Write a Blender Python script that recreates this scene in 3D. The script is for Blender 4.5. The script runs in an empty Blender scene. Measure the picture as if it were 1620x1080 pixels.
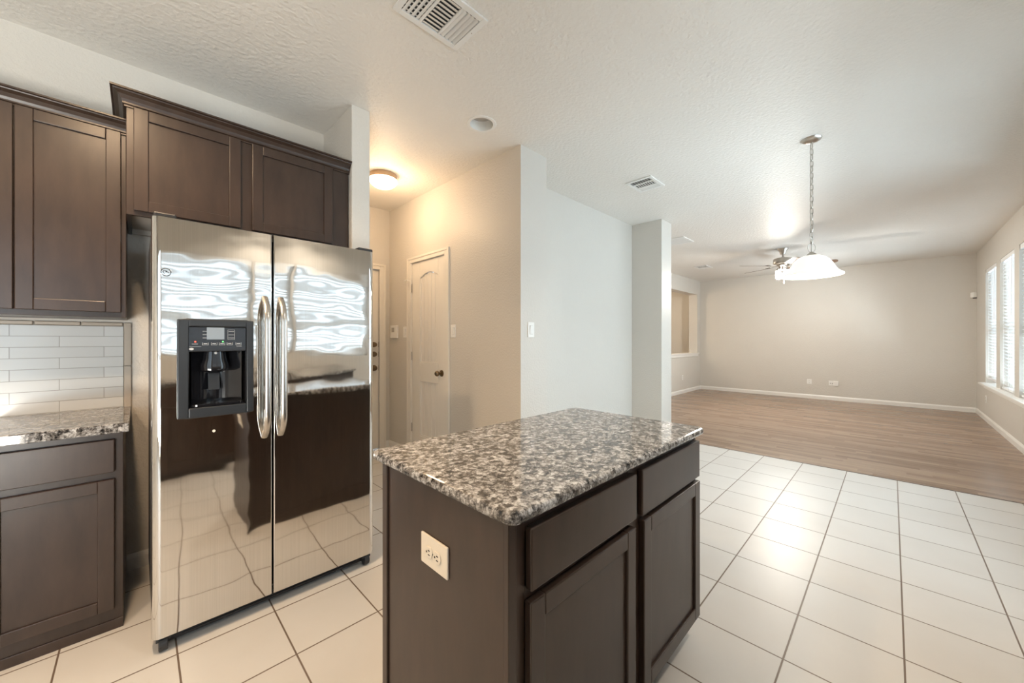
import bpy, bmesh, math, random
from mathutils import Vector, Matrix
random.seed(4)
S = bpy.context.scene
COL = S.collection
PI = math.pi

# ------------------------------------------------------------------ camera
TH = 0.7873
CAM_H = 1.245
cd = bpy.data.cameras.new('camera')
cam = bpy.data.objects.new('camera', cd)
COL.objects.link(cam)
cam.location = (0, 0, CAM_H)
cam.rotation_euler = (PI / 2, 0, TH - PI / 2)
cd.sensor_fit = 'HORIZONTAL'
cd.sensor_width = 36.0
cd.lens = 36.0 * 596.04 / 1620
cd.shift_x = -(812.41 - 810) / 1620
cd.shift_y = (537.84 - 540) / 1620
cd.clip_start = 0.02
S.camera = cam

# ------------------------------------------------------------------ light and exposure
S.view_settings.view_transform = 'Standard'
S.view_settings.look = 'None'
S.view_settings.gamma = 1
S.view_settings.use_curve_mapping = False
S.view_settings.exposure = 0.88
S.cycles.use_denoising = True
S.cycles.denoising_prefilter = 'ACCURATE'
S.cycles.max_bounces = 10
S.cycles.diffuse_bounces = 6
S.cycles.glossy_bounces = 5
S.cycles.sample_clamp_indirect = 6.0
S.cycles.caustics_reflective = False
S.cycles.caustics_refractive = False

w = bpy.data.worlds.new('daylight')
S.world = w
w.use_nodes = True
bg = w.node_tree.nodes['Background']
bg.inputs[0].default_value = (0.74, 0.88, 1.0, 1)
bg.inputs[1].default_value = 1.2


def area(name, loc, rot, sx, sy, power, col):
    l = bpy.data.lights.new(name, 'AREA')
    l.shape = 'RECTANGLE'
    l.size = sx
    l.size_y = sy
    l.energy = power
    l.color = col
    o = bpy.data.objects.new(name, l)
    COL.objects.link(o)
    o.location = loc
    o.rotation_euler = rot
    return o


def point(name, loc, power, col, r=0.05):
    l = bpy.data.lights.new(name, 'POINT')
    l.energy = power
    l.color = col
    l.shadow_soft_size = r
    o = bpy.data.objects.new(name, l)
    COL.objects.link(o)
    o.location = loc
    return o


DAY = (0.66, 0.86, 1.0)
DAY2 = (0.76, 0.90, 1.0)
YW = -1.03                                   # inner face of the window wall
# daylight standing outside the windows of the right-hand wall
area('daylight_living', (7.84, YW - 1.5, 1.7), (PI / 2, 0, 0), 5.0, 3.0, 170, DAY)
area('daylight_breakfast', (3.95, YW - 0.45, 1.35), (PI / 2, 0, 0), 2.5, 2.2, 46, DAY)
area('added_fill_left', (-1.75, YW - 0.6, 1.3), (PI / 2, 0, 0), 2.6, 2.3, 18, DAY)  # added fill lamp, lights the left side of the kitchen
area('daylight_kitchen', (1.2, YW - 1.5, 1.8), (PI / 2, 0, 0), 5.0, 2.6, 45, DAY)
# upward area lamps added outside the windows to brighten ceiling and upper walls
area('up_fill_living', (7.84, YW - 0.9, 0.0), (PI / 2 + 1.05, 0, 0), 3.6, 1.2, 340, DAY2)
area('up_fill_breakfast', (3.95, YW - 0.75, 0.0), (PI / 2 + 1.25, 0, 0), 2.9, 1.0, 72, DAY2)
area('up_fill_kitchen', (1.2, YW - 0.75, 0.45), (PI / 2 + 1.1, 0, 0), 3.2, 0.8, 100, DAY2)
area('up_fill_left', (-1.75, YW - 0.75, 0.0), (PI / 2 + 0.75, 0, 0), 2.6, 1.0, 185, (1.0, 0.96, 0.88))
WARM = (1.0, 0.70, 0.43)

# ------------------------------------------------------------------ material helpers


def new_mat(name):
    m = bpy.data.materials.new(name)
    m.use_nodes = True
    nt = m.node_tree
    return m, nt, nt.nodes['Principled BSDF'], nt.nodes['Material Output']


def N(nt, t, **kw):
    n = nt.nodes.new(t)
    for k, v in kw.items():
        if k.startswith('i_'):
            n.inputs[k[2:].replace('_', ' ')].default_value = v
        else:
            setattr(n, k, v)
    return n


def L(nt, a, b):
    nt.links.new(a, b)


def simple(name, col, rough=0.5, metal=0.0, noise=0.0, nscale=30, bump=0.0, bscale=200, spec=0.5, stretch=None, emit=None, estr=0):
    m, nt, b, out = new_mat(name)
    b.inputs['Base Color'].default_value = (*col, 1)
    b.inputs['Roughness'].default_value = rough
    b.inputs['Metallic'].default_value = metal
    b.inputs['Specular IOR Level'].default_value = spec
    geo = N(nt, 'ShaderNodeNewGeometry')
    vec = geo.outputs['Position']
    if stretch:
        mp = N(nt, 'ShaderNodeMapping')
        mp.inputs['Scale'].default_value = stretch
        L(nt, vec, mp.inputs['Vector'])
        vec = mp.outputs['Vector']
    nz = N(nt, 'ShaderNodeTexNoise')
    nz.inputs['Scale'].default_value = nscale
    nz.inputs['Detail'].default_value = 4
    L(nt, vec, nz.inputs['Vector'])
    mix = N(nt, 'ShaderNodeMix', data_type='RGBA')
    mix.inputs['A'].default_value = (*[c * (1 - noise) for c in col], 1)
    mix.inputs['B'].default_value = (*[min(1, c * (1 + noise)) for c in col], 1)
    L(nt, nz.outputs['Fac'], mix.inputs['Factor'])
    L(nt, mix.outputs['Result'], b.inputs['Base Color'])
    if bump:
        n2 = N(nt, 'ShaderNodeTexNoise')
        n2.inputs['Scale'].default_value = bscale
        n2.inputs['Detail'].default_value = 3
        L(nt, geo.outputs['Position'], n2.inputs['Vector'])
        bp = N(nt, 'ShaderNodeBump')
        bp.inputs['Strength'].default_value = bump
        bp.inputs['Distance'].default_value = 0.006
        L(nt, n2.outputs['Fac'], bp.inputs['Height'])
        L(nt, bp.outputs['Normal'], b.inputs['Normal'])
    if emit:
        b.inputs['Emission Color'].default_value = (*emit, 1)
        b.inputs['Emission Strength'].default_value = estr
    return m


def ramp(nt, stops, interp='LINEAR'):
    r = N(nt, 'ShaderNodeValToRGB')
    cr = r.color_ramp
    cr.interpolation = interp
    while len(cr.elements) < len(stops):
        cr.elements.new(0.5)
    for e, (p, c) in zip(cr.elements, stops):
        e.position = p
        e.color = (*c, 1) if len(c) == 3 else c
    return r


# walls and ceiling: rolled paint over sprayed texture
M_WALL = simple('beige wall paint', (0.63, 0.60, 0.55), 0.40, noise=0.015, nscale=4, bump=0.5, bscale=70, spec=0.35)
M_CEIL = simple('textured ceiling paint', (0.77, 0.745, 0.70), 0.50, noise=0.015, nscale=4, bump=1.0, bscale=42, spec=0.25)
M_TRIM = simple('white gloss trim', (0.80, 0.785, 0.75), 0.35, noise=0.01)
M_DOOR = simple('cream door paint', (0.76, 0.72, 0.65), 0.4, noise=0.01)
M_PLATE = simple('white plastic', (0.82, 0.81, 0.78), 0.35)
M_PLATEI = simple('almond plastic', (0.72, 0.66, 0.56), 0.4)
M_DARK = simple('dark slot', (0.015, 0.015, 0.015), 0.6)
M_VENT = simple('white vent enamel', (0.78, 0.775, 0.75), 0.4)
M_VENTSHADE = simple('duct shade paint', (0.03, 0.033, 0.035), 0.7)
M_NICKEL = simple('brushed nickel', (0.50, 0.46, 0.41), 0.28, metal=1.0, noise=0.06, nscale=90)
M_BLACK = simple('black plastic', (0.018, 0.018, 0.020), 0.35)
M_BLACKG = simple('glossy black panel', (0.010, 0.010, 0.012), 0.08)
M_BEZEL = simple('charcoal bezel', (0.020, 0.023, 0.027), 0.32)
M_GREYSIDE = simple('grey painted steel', (0.11, 0.10, 0.095), 0.4, bump=0.15, bscale=300)
M_PRINT = simple('grey print', (0.45, 0.46, 0.47), 0.5)
M_LCD = simple('display glass', (0.22, 0.26, 0.30), 0.12)
M_RED = simple('red led', (0.8, 0.05, 0.03), 0.4, emit=(1, 0.08, 0.04), estr=1.5)
M_GREEN = simple('green led', (0.1, 0.8, 0.15), 0.4, emit=(0.15, 1, 0.2), estr=1.0)
M_BRASS = simple('aged bronze', (0.22, 0.16, 0.10), 0.32, metal=1.0)
M_TAN = simple('tan lamp pan', (0.46, 0.32, 0.20), 0.45)
M_BLIND = simple('white vinyl slat', (0.85, 0.86, 0.86), 0.45)
M_CORD = simple('white cord', (0.8, 0.8, 0.78), 0.7)
M_CANIN = simple('white can baffle', (0.75, 0.75, 0.72), 0.4)
M_LENS = simple('unlit lamp lens', (0.42, 0.39, 0.35), 0.5)
M_RUBBER = simple('black rubber', (0.02, 0.02, 0.022), 0.5)
M_BLADE = simple('walnut fan blade', (0.17, 0.10, 0.065), 0.4, noise=0.2, nscale=12)
M_LAMPG = simple('lit white glass', (0.9, 0.88, 0.84), 0.3, emit=(1.0, 0.95, 0.88), estr=0.32)
M_HALLG = simple('lit hall glass', (0.9, 0.86, 0.78), 0.3, emit=(1.0, 0.86, 0.66), estr=3.0)
M_FANG = simple('lit fan glass', (0.9, 0.9, 0.88), 0.3, emit=(1.0, 0.95, 0.88), estr=5.0)
M_CANLIT = simple('lit can lens', (0.9, 0.85, 0.75), 0.3, emit=(1.0, 0.72, 0.42), estr=6.0)


def wood_cab():
    m, nt, b, out = new_mat('espresso stained maple')
    geo = N(nt, 'ShaderNodeNewGeometry')
    mp = N(nt, 'ShaderNodeMapping')
    mp.inputs['Scale'].default_value = (9, 9, 2.2)
    L(nt, geo.outputs['Position'], mp.inputs['Vector'])
    n1 = N(nt, 'ShaderNodeTexNoise', i_Scale=2.2, i_Detail=5.0, i_Roughness=0.6)
    L(nt, mp.outputs['Vector'], n1.inputs['Vector'])
    r = ramp(nt, [(0.3, (0.028, 0.0165, 0.0115)), (0.7, (0.046, 0.0275, 0.0195))])
    L(nt, n1.outputs['Fac'], r.inputs['Fac'])
    L(nt, r.outputs['Color'], b.inputs['Base Color'])
    b.inputs['Roughness'].default_value = 0.36
    b.inputs['Specular IOR Level'].default_value = 0.55
    b.inputs['Coat Weight'].default_value = 0.0
    b.inputs['Coat Roughness'].default_value = 0.28
    n2 = N(nt, 'ShaderNodeTexNoise', i_Scale=7.0, i_Detail=2.0)
    L(nt, geo.outputs['Position'], n2.inputs['Vector'])
    mr = N(nt, 'ShaderNodeMapRange')
    mr.inputs['To Min'].default_value = 0.285
    mr.inputs['To Max'].default_value = 0.33
    L(nt, n2.outputs['Fac'], mr.inputs['Value'])
    L(nt, mr.outputs['Result'], b.inputs['Roughness'])
    return m


def granite():
    m, nt, b, out = new_mat('speckled granite')
    geo = N(nt, 'ShaderNodeNewGeometry')
    pos = geo.outputs['Position']
    # warp the coordinates so the crystals are ragged
    nw = N(nt, 'ShaderNodeTexNoise', i_Scale=55.0, i_Detail=4.0, i_Roughness=0.65)
    L(nt, pos, nw.inputs['Vector'])
    vm = N(nt, 'ShaderNodeVectorMath', operation='SCALE')
    vm.inputs['Scale'].default_value = 0.030
    L(nt, nw.outputs['Color'], vm.inputs[0])
    va = N(nt, 'ShaderNodeVectorMath', operation='ADD')
    L(nt, pos, va.inputs[0])
    L(nt, vm.outputs['Vector'], va.inputs[1])
    v1 = N(nt, 'ShaderNodeTexVoronoi', i_Scale=62.0)
    L(nt, va.outputs['Vector'], v1.inputs['Vector'])
    bw = N(nt, 'ShaderNodeSeparateColor')
    L(nt, v1.outputs['Color'], bw.inputs['Color'])
    na = N(nt, 'ShaderNodeTexNoise', i_Scale=58.0, i_Detail=8.0, i_Roughness=0.74)
    L(nt, pos, na.inputs['Vector'])
    add = N(nt, 'ShaderNodeMath', operation='MULTIPLY_ADD')
    add.inputs[1].default_value = 0.20
    L(nt, bw.outputs['Red'], add.inputs[0])
    L(nt, na.outputs['Fac'], add.inputs[2])
    r = ramp(nt, [(0.43, (0.012, 0.012, 0.013)), (0.51, (0.080, 0.073, 0.068)), (0.58, (0.22, 0.207, 0.195)),
                  (0.66, (0.39, 0.38, 0.37)), (0.78, (0.58, 0.575, 0.57))])
    L(nt, add.outputs['Value'], r.inputs['Fac'])
    # dark seams between crystals, broken up by a second noise
    v2 = N(nt, 'ShaderNodeTexVoronoi', feature='DISTANCE_TO_EDGE', i_Scale=62.0)
    L(nt, va.outputs['Vector'], v2.inputs['Vector'])
    sm = N(nt, 'ShaderNodeMapRange')
    sm.inputs['From Min'].default_value = 0.0
    sm.inputs['From Max'].default_value = 0.12
    sm.inputs['To Min'].default_value = 0.45
    sm.inputs['To Max'].default_value = 1.0
    L(nt, v2.outputs['Distance'], sm.inputs['Value'])
    mx = N(nt, 'ShaderNodeMix', data_type='RGBA', blend_type='MULTIPLY')
    mx.inputs['Factor'].default_value = 1.0
    L(nt, r.outputs['Color'], mx.inputs['A'])
    L(nt, sm.outputs['Result'], mx.inputs['B'])
    L(nt, mx.outputs['Result'], b.inputs['Base Color'])
    b.inputs['Roughness'].default_value = 0.07
    b.inputs['Specular IOR Level'].default_value = 0.6
    return m


def stainless():
    m, nt, b, out = new_mat('brushed stainless steel')
    geo = N(nt, 'ShaderNodeNewGeometry')
    pos = geo.outputs['Position']
    b.inputs['Metallic'].default_value = 1.0
    mp = N(nt, 'ShaderNodeMapping')
    mp.inputs['Scale'].default_value = (260, 260, 2.0)
    L(nt, pos, mp.inputs['Vector'])
    n1 = N(nt, 'ShaderNodeTexNoise', i_Scale=1.0, i_Detail=3.0)
    L(nt, mp.outputs['Vector'], n1.inputs['Vector'])
    r = ramp(nt, [(0.25, (0.68, 0.67, 0.65)), (0.75, (0.76, 0.75, 0.73))])
    L(nt, n1.outputs['Fac'], r.inputs['Fac'])
    L(nt, r.outputs['Color'], b.inputs['Base Color'])
    b.inputs['Roughness'].default_value = 0.05
    mp2 = N(nt, 'ShaderNodeMapping')
    mp2.inputs['Scale'].default_value = (5.0, 5.0, 9.0)
    L(nt, pos, mp2.inputs['Vector'])
    n2 = N(nt, 'ShaderNodeTexNoise', i_Scale=1.0, i_Detail=1.0)
    L(nt, mp2.outputs['Vector'], n2.inputs['Vector'])
    bp = N(nt, 'ShaderNodeBump')
    bp.inputs['Strength'].default_value = 0.5
    bp.inputs['Distance'].default_value = 0.0035
    L(nt, n2.outputs['Fac'], bp.inputs['Height'])
    L(nt, bp.outputs['Normal'], b.inputs['Normal'])
    return m


def tile_floor():
    m, nt, b, out = new_mat('cream floor tile')
    geo = N(nt, 'ShaderNodeNewGeometry')
    sp = N(nt, 'ShaderNodeSeparateXYZ')
    L(nt, geo.outputs['Position'], sp.inputs['Vector'])
    T = 0.33459
    # the tiling is laid a little wider on the refrigerator side
    st = N(nt, 'ShaderNodeMapRange')
    st.inputs['From Min'].default_value = 1.31
    st.inputs['From Max'].default_value = 1.63
    st.inputs['To Min'].default_value = 0.0
    st.inputs['To Max'].default_value = -0.027
    L(nt, sp.outputs['Y'], st.inputs['Value'])
    yy = N(nt, 'ShaderNodeMath', operation='ADD')
    L(nt, sp.outputs['Y'], yy.inputs[0])
    L(nt, st.outputs['Result'], yy.inputs[1])

    def line(src, off, half):
        a = N(nt, 'ShaderNodeMath', operation='SUBTRACT')
        L(nt, src, a.inputs[0])
        a.inputs[1].default_value = off
        d = N(nt, 'ShaderNodeMath', operation='DIVIDE')
        L(nt, a.outputs[0], d.inputs[0])
        d.inputs[1].default_value = T
        p = N(nt, 'ShaderNodeMath', operation='PINGPONG')
        L(nt, d.outputs[0], p.inputs[0])
        p.inputs[1].default_value = 0.5
        c = N(nt, 'ShaderNodeMapRange')
        c.inputs['From Min'].default_value = half / T * 0.75
        c.inputs['From Max'].default_value = half / T * 1.25
        L(nt, p.outputs[0], c.inputs['Value'])
        f = N(nt, 'ShaderNodeMath', operation='FLOOR')
        L(nt, d.outputs[0], f.inputs[0])
        return c.outputs['Result'], f.outputs[0]
    lx, fx = line(sp.outputs['X'], 4.7949 - 20 * T, 0.0030)
    ly, fy = line(yy.outputs[0], 1.30346 - 20 * T, 0.0030)
    mn = N(nt, 'ShaderNodeMath', operation='MINIMUM')
    L(nt, lx, mn.inputs[0])
    L(nt, ly, mn.inputs[1])
    cb = N(nt, 'ShaderNodeCombineXYZ')
    L(nt, fx, cb.inputs[0])
    L(nt, fy, cb.inputs[1])
    wn = N(nt, 'ShaderNodeTexWhiteNoise')
    L(nt, cb.outputs[0], wn.inputs['Vector'])
    nz = N(nt, 'ShaderNodeTexNoise', i_Scale=3.5, i_Detail=5.0)
    L(nt, geo.outputs['Position'], nz.inputs['Vector'])
    av = N(nt, 'ShaderNodeMath', operation='MULTIPLY_ADD')
    L(nt, wn.outputs['Value'], av.inputs[0])
    av.inputs[1].default_value = 0.5
    L(nt, nz.outputs['Fac'], av.inputs[2])
    r = ramp(nt, [(0.3, (0.59, 0.565, 0.53)), (1.0, (0.64, 0.62, 0.59))])
    L(nt, av.outputs[0], r.inputs['Fac'])
    mx = N(nt, 'ShaderNodeMix', data_type='RGBA')
    mx.inputs['A'].default_value = (0.16, 0.115, 0.085, 1)
    L(nt, mn.outputs[0], mx.inputs['Factor'])
    L(nt, r.outputs['Color'], mx.inputs['B'])
    L(nt, mx.outputs['Result'], b.inputs['Base Color'])
    b.inputs['Roughness'].default_value = 0.36
    b.inputs['Specular IOR Level'].default_value = 0.35
    bp = N(nt, 'ShaderNodeBump')
    bp.inputs['Strength'].default_value = 0.5
    bp.inputs['Distance'].default_value = 0.002
    L(nt, mn.outputs[0], bp.inputs['Height'])
    L(nt, bp.outputs['Normal'], b.inputs['Normal'])
    return m


def wood_floor():
    m, nt, b, out = new_mat('oak strip flooring')
    geo = N(nt, 'ShaderNodeNewGeometry')
    sp = N(nt, 'ShaderNodeSeparateXYZ')
    L(nt, geo.outputs['Position'], sp.inputs['Vector'])
    cb = N(nt, 'ShaderNodeCombineXYZ')
    # every strip starts at its own place
    rw = N(nt, 'ShaderNodeMath', operation='DIVIDE')
    L(nt, sp.outputs['X'], rw.inputs[0])
    rw.inputs[1].default_value = 0.064
    rf = N(nt, 'ShaderNodeMath', operation='FLOOR')
    L(nt, rw.outputs[0], rf.inputs[0])
    wn = N(nt, 'ShaderNodeTexWhiteNoise', noise_dimensions='1D')
    L(nt, rf.outputs[0], wn.inputs['W'])
    sh = N(nt, 'ShaderNodeMath', operation='MULTIPLY_ADD')
    L(nt, wn.outputs['Value'], sh.inputs[0])
    sh.inputs[1].default_value = 0.62
    L(nt, sp.outputs['Y'], sh.inputs[2])
    L(nt, sh.outputs[0], cb.inputs[0])
    L(nt, sp.outputs['X'], cb.inputs[1])
    br = N(nt, 'ShaderNodeTexBrick', offset=0.0, squash=1.0)
    br.inputs['Color1'].default_value = (0, 0, 0, 1)
    br.inputs['Color2'].default_value = (1, 1, 1, 1)
    br.inputs['Mortar'].default_value = (0.3, 0.3, 0.3, 1)
    br.inputs['Scale'].default_value = 1.0
    br.inputs['Brick Width'].default_value = 0.62
    br.inputs['Row Height'].default_value = 0.064
    br.inputs['Mortar Size'].default_value = 0.0008
    br.inputs['Mortar Smooth'].default_value = 0.3
    L(nt, cb.outputs[0], br.inputs['Vector'])
    mp = N(nt, 'ShaderNodeMapping')
    mp.inputs['Scale'].default_value = (45, 1.6, 1)
    L(nt, geo.outputs['Position'], mp.inputs['Vector'])
    nz = N(nt, 'ShaderNodeTexNoise', i_Scale=1.0, i_Detail=6.0, i_Roughness=0.6)
    L(nt, mp.outputs['Vector'], nz.inputs['Vector'])
    av = N(nt, 'ShaderNodeMath', operation='MULTIPLY_ADD')
    sc = N(nt, 'ShaderNodeSeparateColor')
    L(nt, br.outputs['Color'], sc.inputs['Color'])
    L(nt, sc.outputs['Red'], av.inputs[0])
    av.inputs[1].default_value = 0.42
    L(nt, nz.outputs['Fac'], av.inputs[2])
    r = ramp(nt, [(0.35, (0.170, 0.110, 0.075)), (0.65, (0.262, 0.176, 0.123)), (0.95, (0.345, 0.244, 0.176))])
    L(nt, av.outputs[0], r.inputs['Fac'])
    L(nt, r.outputs['Color'], b.inputs['Base Color'])
    b.inputs['Roughness'].default_value = 0.27
    return m


def splash_tile():
    m, nt, b, out = new_mat('white subway tile')
    geo = N(nt, 'ShaderNodeNewGeometry')
    sp = N(nt, 'ShaderNodeSeparateXYZ')
    L(nt, geo.outputs['Position'], sp.inputs['Vector'])
    ax = N(nt, 'ShaderNodeMath', operation='ADD')
    L(nt, sp.outputs['X'], ax.inputs[0])
    ax.inputs[1].default_value = 3.127
    az = N(nt, 'ShaderNodeMath', operation='ADD')
    L(nt, sp.outputs['Z'], az.inputs[0])
    az.inputs[1].default_value = -1.318 + 0.0535 * 30
    cb = N(nt, 'ShaderNodeCombineXYZ')
    L(nt, ax.outputs[0], cb.inputs[0])
    L(nt, az.outputs[0], cb.inputs[1])
    br = N(nt, 'ShaderNodeTexBrick', offset=0.5, squash=1.0)
    br.inputs['Color1'].default_value = (0.60, 0.61, 0.605, 1)
    br.inputs['Color2'].default_value = (0.64, 0.65, 0.645, 1)
    br.inputs['Mortar'].default_value = (0.36, 0.35, 0.33, 1)
    br.inputs['Scale'].default_value = 1.0
    br.inputs['Brick Width'].default_value = 0.300
    br.inputs['Row Height'].default_value = 0.0535
    br.inputs['Mortar Size'].default_value = 0.0014
    br.inputs['Mortar Smooth'].default_value = 0.2
    L(nt, cb.outputs[0], br.inputs['Vector'])
    L(nt, br.outputs['Color'], b.inputs['Base Color'])
    bp = N(nt, 'ShaderNodeBump', invert=True)
    bp.inputs['Strength'].default_value = 0.6
    bp.inputs['Distance'].default_value = 0.002
    L(nt, br.outputs['Fac'], bp.inputs['Height'])
    L(nt, bp.outputs['Normal'], b.inputs['Normal'])
    b.inputs['Roughness'].default_value = 0.18
    return m


def pane_glass():
    m, nt, b, out = new_mat('window glass')
    nt.nodes.remove(b)
    t = N(nt, 'ShaderNodeBsdfTransparent')
    g = N(nt, 'ShaderNodeBsdfGlossy')
    g.inputs['Roughness'].default_value = 0.02
    mx = N(nt, 'ShaderNodeMixShader')
    fr = N(nt, 'ShaderNodeFresnel')
    fr.inputs['IOR'].default_value = 1.3
    L(nt, fr.outputs[0], mx.inputs[0])
    L(nt, t.outputs[0], mx.inputs[1])
    L(nt, g.outputs[0], mx.inputs[2])
    L(nt, mx.outputs[0], out.inputs['Surface'])
    return m


M_CAB = wood_cab()
M_GRANITE = granite()
M_STEEL = stainless()
M_TILE = tile_floor()
M_OAK = wood_floor()
M_SPLASH = splash_tile()
M_BULL = simple('beige bullnose tile', (0.46, 0.40, 0.33), 0.3, noise=0.05)
M_GLASS = pane_glass()
M_CABIN = simple('cabinet underside laminate', (0.58, 0.54, 0.49), 0.5)

# ------------------------------------------------------------------ mesh helpers


def BM():
    return bmesh.new()


def box(bm, x0, x1, y0, y1, z0, z1):
    if x0 > x1: x0, x1 = x1, x0
    if y0 > y1: y0, y1 = y1, y0
    if z0 > z1: z0, z1 = z1, z0
    v = [bm.verts.new(p) for p in ((x0, y0, z0), (x1, y0, z0), (x1, y1, z0), (x0, y1, z0),
                                   (x0, y0, z1), (x1, y0, z1), (x1, y1, z1), (x0, y1, z1))]
    for f in ((3, 2, 1, 0), (4, 5, 6, 7), (0, 1, 5, 4), (1, 2, 6, 5), (2, 3, 7, 6), (3, 0, 4, 7)):
        bm.faces.new([v[i] for i in f])
    return v


def prism(bm, pts, lo, hi, axis='z'):
    """extrude a 2-D outline; axis names the extrusion direction"""
    def P(a, b, c):
        return (a, b, c) if axis == 'z' else ((c, a, b) if axis == 'x' else (a, c, b))
    n = len(pts)
    A = [bm.verts.new(P(p[0], p[1], lo)) for p in pts]
    B = [bm.verts.new(P(p[0], p[1], hi)) for p in pts]
    fs = [bm.faces.new(A), bm.faces.new(B)]
    for i in range(n):
        j = (i + 1) % n
        fs.append(bm.faces.new((A[i], A[j], B[j], B[i])))
    bmesh.ops.recalc_face_normals(bm, faces=fs)
    return A + B


def rrect(x0, x1, y0, y1, r, n=6):
    if not isinstance(r, (list, tuple)):
        r = [r] * 4
    pts = []
    for (cx, cy, a0), rr in zip(((x0, y0, PI), (x1, y0, 1.5 * PI), (x1, y1, 0), (x0, y1, 0.5 * PI)), r):
        sx = 1 if cx == x0 else -1
        sy = 1 if cy == y0 else -1
        if rr <= 0:
            pts.append((cx, cy))
            continue
        for k in range(n + 1):
            a = a0 + k / n * PI / 2
            pts.append((cx + sx * rr + rr * math.cos(a), cy + sy * rr + rr * math.sin(a)))
    return pts


def lathe(bm, cx, cy, prof, n=40, cap=(False, False)):
    rings = []
    for r, z in prof:
        if r < 1e-5:
            rings.append([bm.verts.new((cx, cy, z))])
        else:
            rings.append([bm.verts.new((cx + r * math.cos(2 * PI * k / n), cy + r * math.sin(2 * PI * k / n), z)) for k in range(n)])
    fs = []
    for a, b in zip(rings, rings[1:]):
        for k in range(n):
            j = (k + 1) % n
            if len(a) == 1 and len(b) == 1:
                continue
            if len(a) == 1:
                fs.append(bm.faces.new((a[0], b[j], b[k])))
            elif len(b) == 1:
                fs.append(bm.faces.new((a[k], a[j], b[0])))
            else:
                fs.append(bm.faces.new((a[k], a[j], b[j], b[k])))
    if cap[0] and len(rings[0]) > 1: fs.append(bm.faces.new(rings[0]))
    if cap[1] and len(rings[-1]) > 1: fs.append(bm.faces.new(rings[-1]))
    bmesh.ops.recalc_face_normals(bm, faces=fs)
    return [v for r in rings for v in r]


def tube(bm, pts, r, n=10, closed=False, rx=None, flat=None):
    """sweep an ellipse (r, rx) along pts; flat = preferred side direction"""
    pts = [Vector(p) for p in pts]
    m = len(pts)
    rings = []
    side = None
    for i, p in enumerate(pts):
        if closed:
            d = pts[(i + 1) % m] - pts[i - 1]
        else:
            d = pts[min(i + 1, m - 1)] - pts[max(i - 1, 0)]
        d.normalize()
        ref = Vector(flat) if flat else (Vector((0, 0, 1)) if abs(d.z) < 0.9 else Vector((1, 0, 0)))
        if side is None or flat:
            u = ref - d * ref.dot(d)
        else:
            u = side - d * side.dot(d)
        u.normalize()
        side = u
        v = d.cross(u)
        rings.append([bm.verts.new(p + u * ((rx or r) * math.cos(2 * PI * k / n)) + v * (r * math.sin(2 * PI * k / n))) for k in range(n)])
    fs = []
    for i in range(m if closed else m - 1):
        a, b = rings[i], rings[(i + 1) % m]
        for k in range(n):
            j = (k + 1) % n
            fs.append(bm.faces.new((a[k], a[j], b[j], b[k])))
    if not closed:
        fs.append(bm.faces.new(rings[0]))
        fs.append(bm.faces.new(rings[-1]))
    bmesh.ops.recalc_face_normals(bm, faces=fs)


def ball(bm, c, r, sz=1.0, n=20):
    prof = [(r * math.sin(PI * k / 12), c[2] - r * sz * math.cos(PI * k / 12)) for k in range(13)]
    prof[0] = (0, prof[0][1])
    prof[-1] = (0, prof[-1][1])
    return lathe(bm, c[0], c[1], prof, n)


def rot(verts, centre, axis, ang):
    R = Matrix.Rotation(ang, 3, axis)
    c = Vector(centre)
    for v in verts:
        v.co = R @ (v.co - c) + c


def wall_grid(bm, axis, c0, c1, a0, a1, z0, z1, holes=()):
    """a wall slab with openings. axis 'x': the wall runs along x, c = its two y faces"""
    As = sorted({a0, a1, *[h[0] for h in holes], *[h[1] for h in holes]})
    Zs = sorted({z0, z1, *[h[2] for h in holes], *[h[3] for h in holes]})
    As = [a for a in As if a0 <= a <= a1]
    Zs = [z for z in Zs if z0 <= z <= z1]
    for i in range(len(As) - 1):
        for j in range(len(Zs) - 1):
            ma, mz = (As[i] + As[i + 1]) / 2, (Zs[j] + Zs[j + 1]) / 2
            if any(h[0] < ma < h[1] and h[2] < mz < h[3] for h in holes):
                continue
            if axis == 'x':
                box(bm, As[i], As[i + 1], c0, c1, Zs[j], Zs[j + 1])
            else:
                box(bm, c0, c1, As[i], As[i + 1], Zs[j], Zs[j + 1])


ORIG = {}


def smooth(o, ang=35):
    for p in o.data.polygons:
        p.use_smooth = True
    md = o.modifiers.new('edge', 'EDGE_SPLIT')
    md.split_angle = math.radians(ang)


def bevel(o, wd, seg=2, ang=40):
    md = o.modifiers.new('bevel', 'BEVEL')
    md.width = wd
    md.segments = seg
    md.limit_method = 'ANGLE'
    md.angle_limit = math.radians(ang)
    md.harden_normals = False


def obj(name, bm, mat, parent=None, bev=0.0, seg=2, sm=None):
    """link a bmesh (built in world metres) as one object"""
    if parent is not None:
        org = ORIG[parent.name]
    else:
        xs = [v.co for v in bm.verts]
        org = Vector(((min(v.x for v in xs) + max(v.x for v in xs)) / 2, (min(v.y for v in xs) + max(v.y for v in xs)) / 2, min(v.z for v in xs)))
    bmesh.ops.translate(bm, verts=bm.verts, vec=-org)
    me = bpy.data.meshes.new(name)
    bm.to_mesh(me)
    bm.free()
    mats = mat if isinstance(mat, list) else [mat]
    for m_ in mats:
        me.materials.append(m_)
    o = bpy.data.objects.new(name, me)
    COL.objects.link(o)
    if parent is not None:
        o.parent = parent
    else:
        o.location = org
    ORIG[o.name] = org
    if bev:
        bevel(o, bev, seg)
    if sm:
        smooth(o, sm)
    return o


def tag(o, label, cat, group=None):
    o['label'] = label
    o['category'] = cat
    if group: o['group'] = group
    return o


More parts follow.
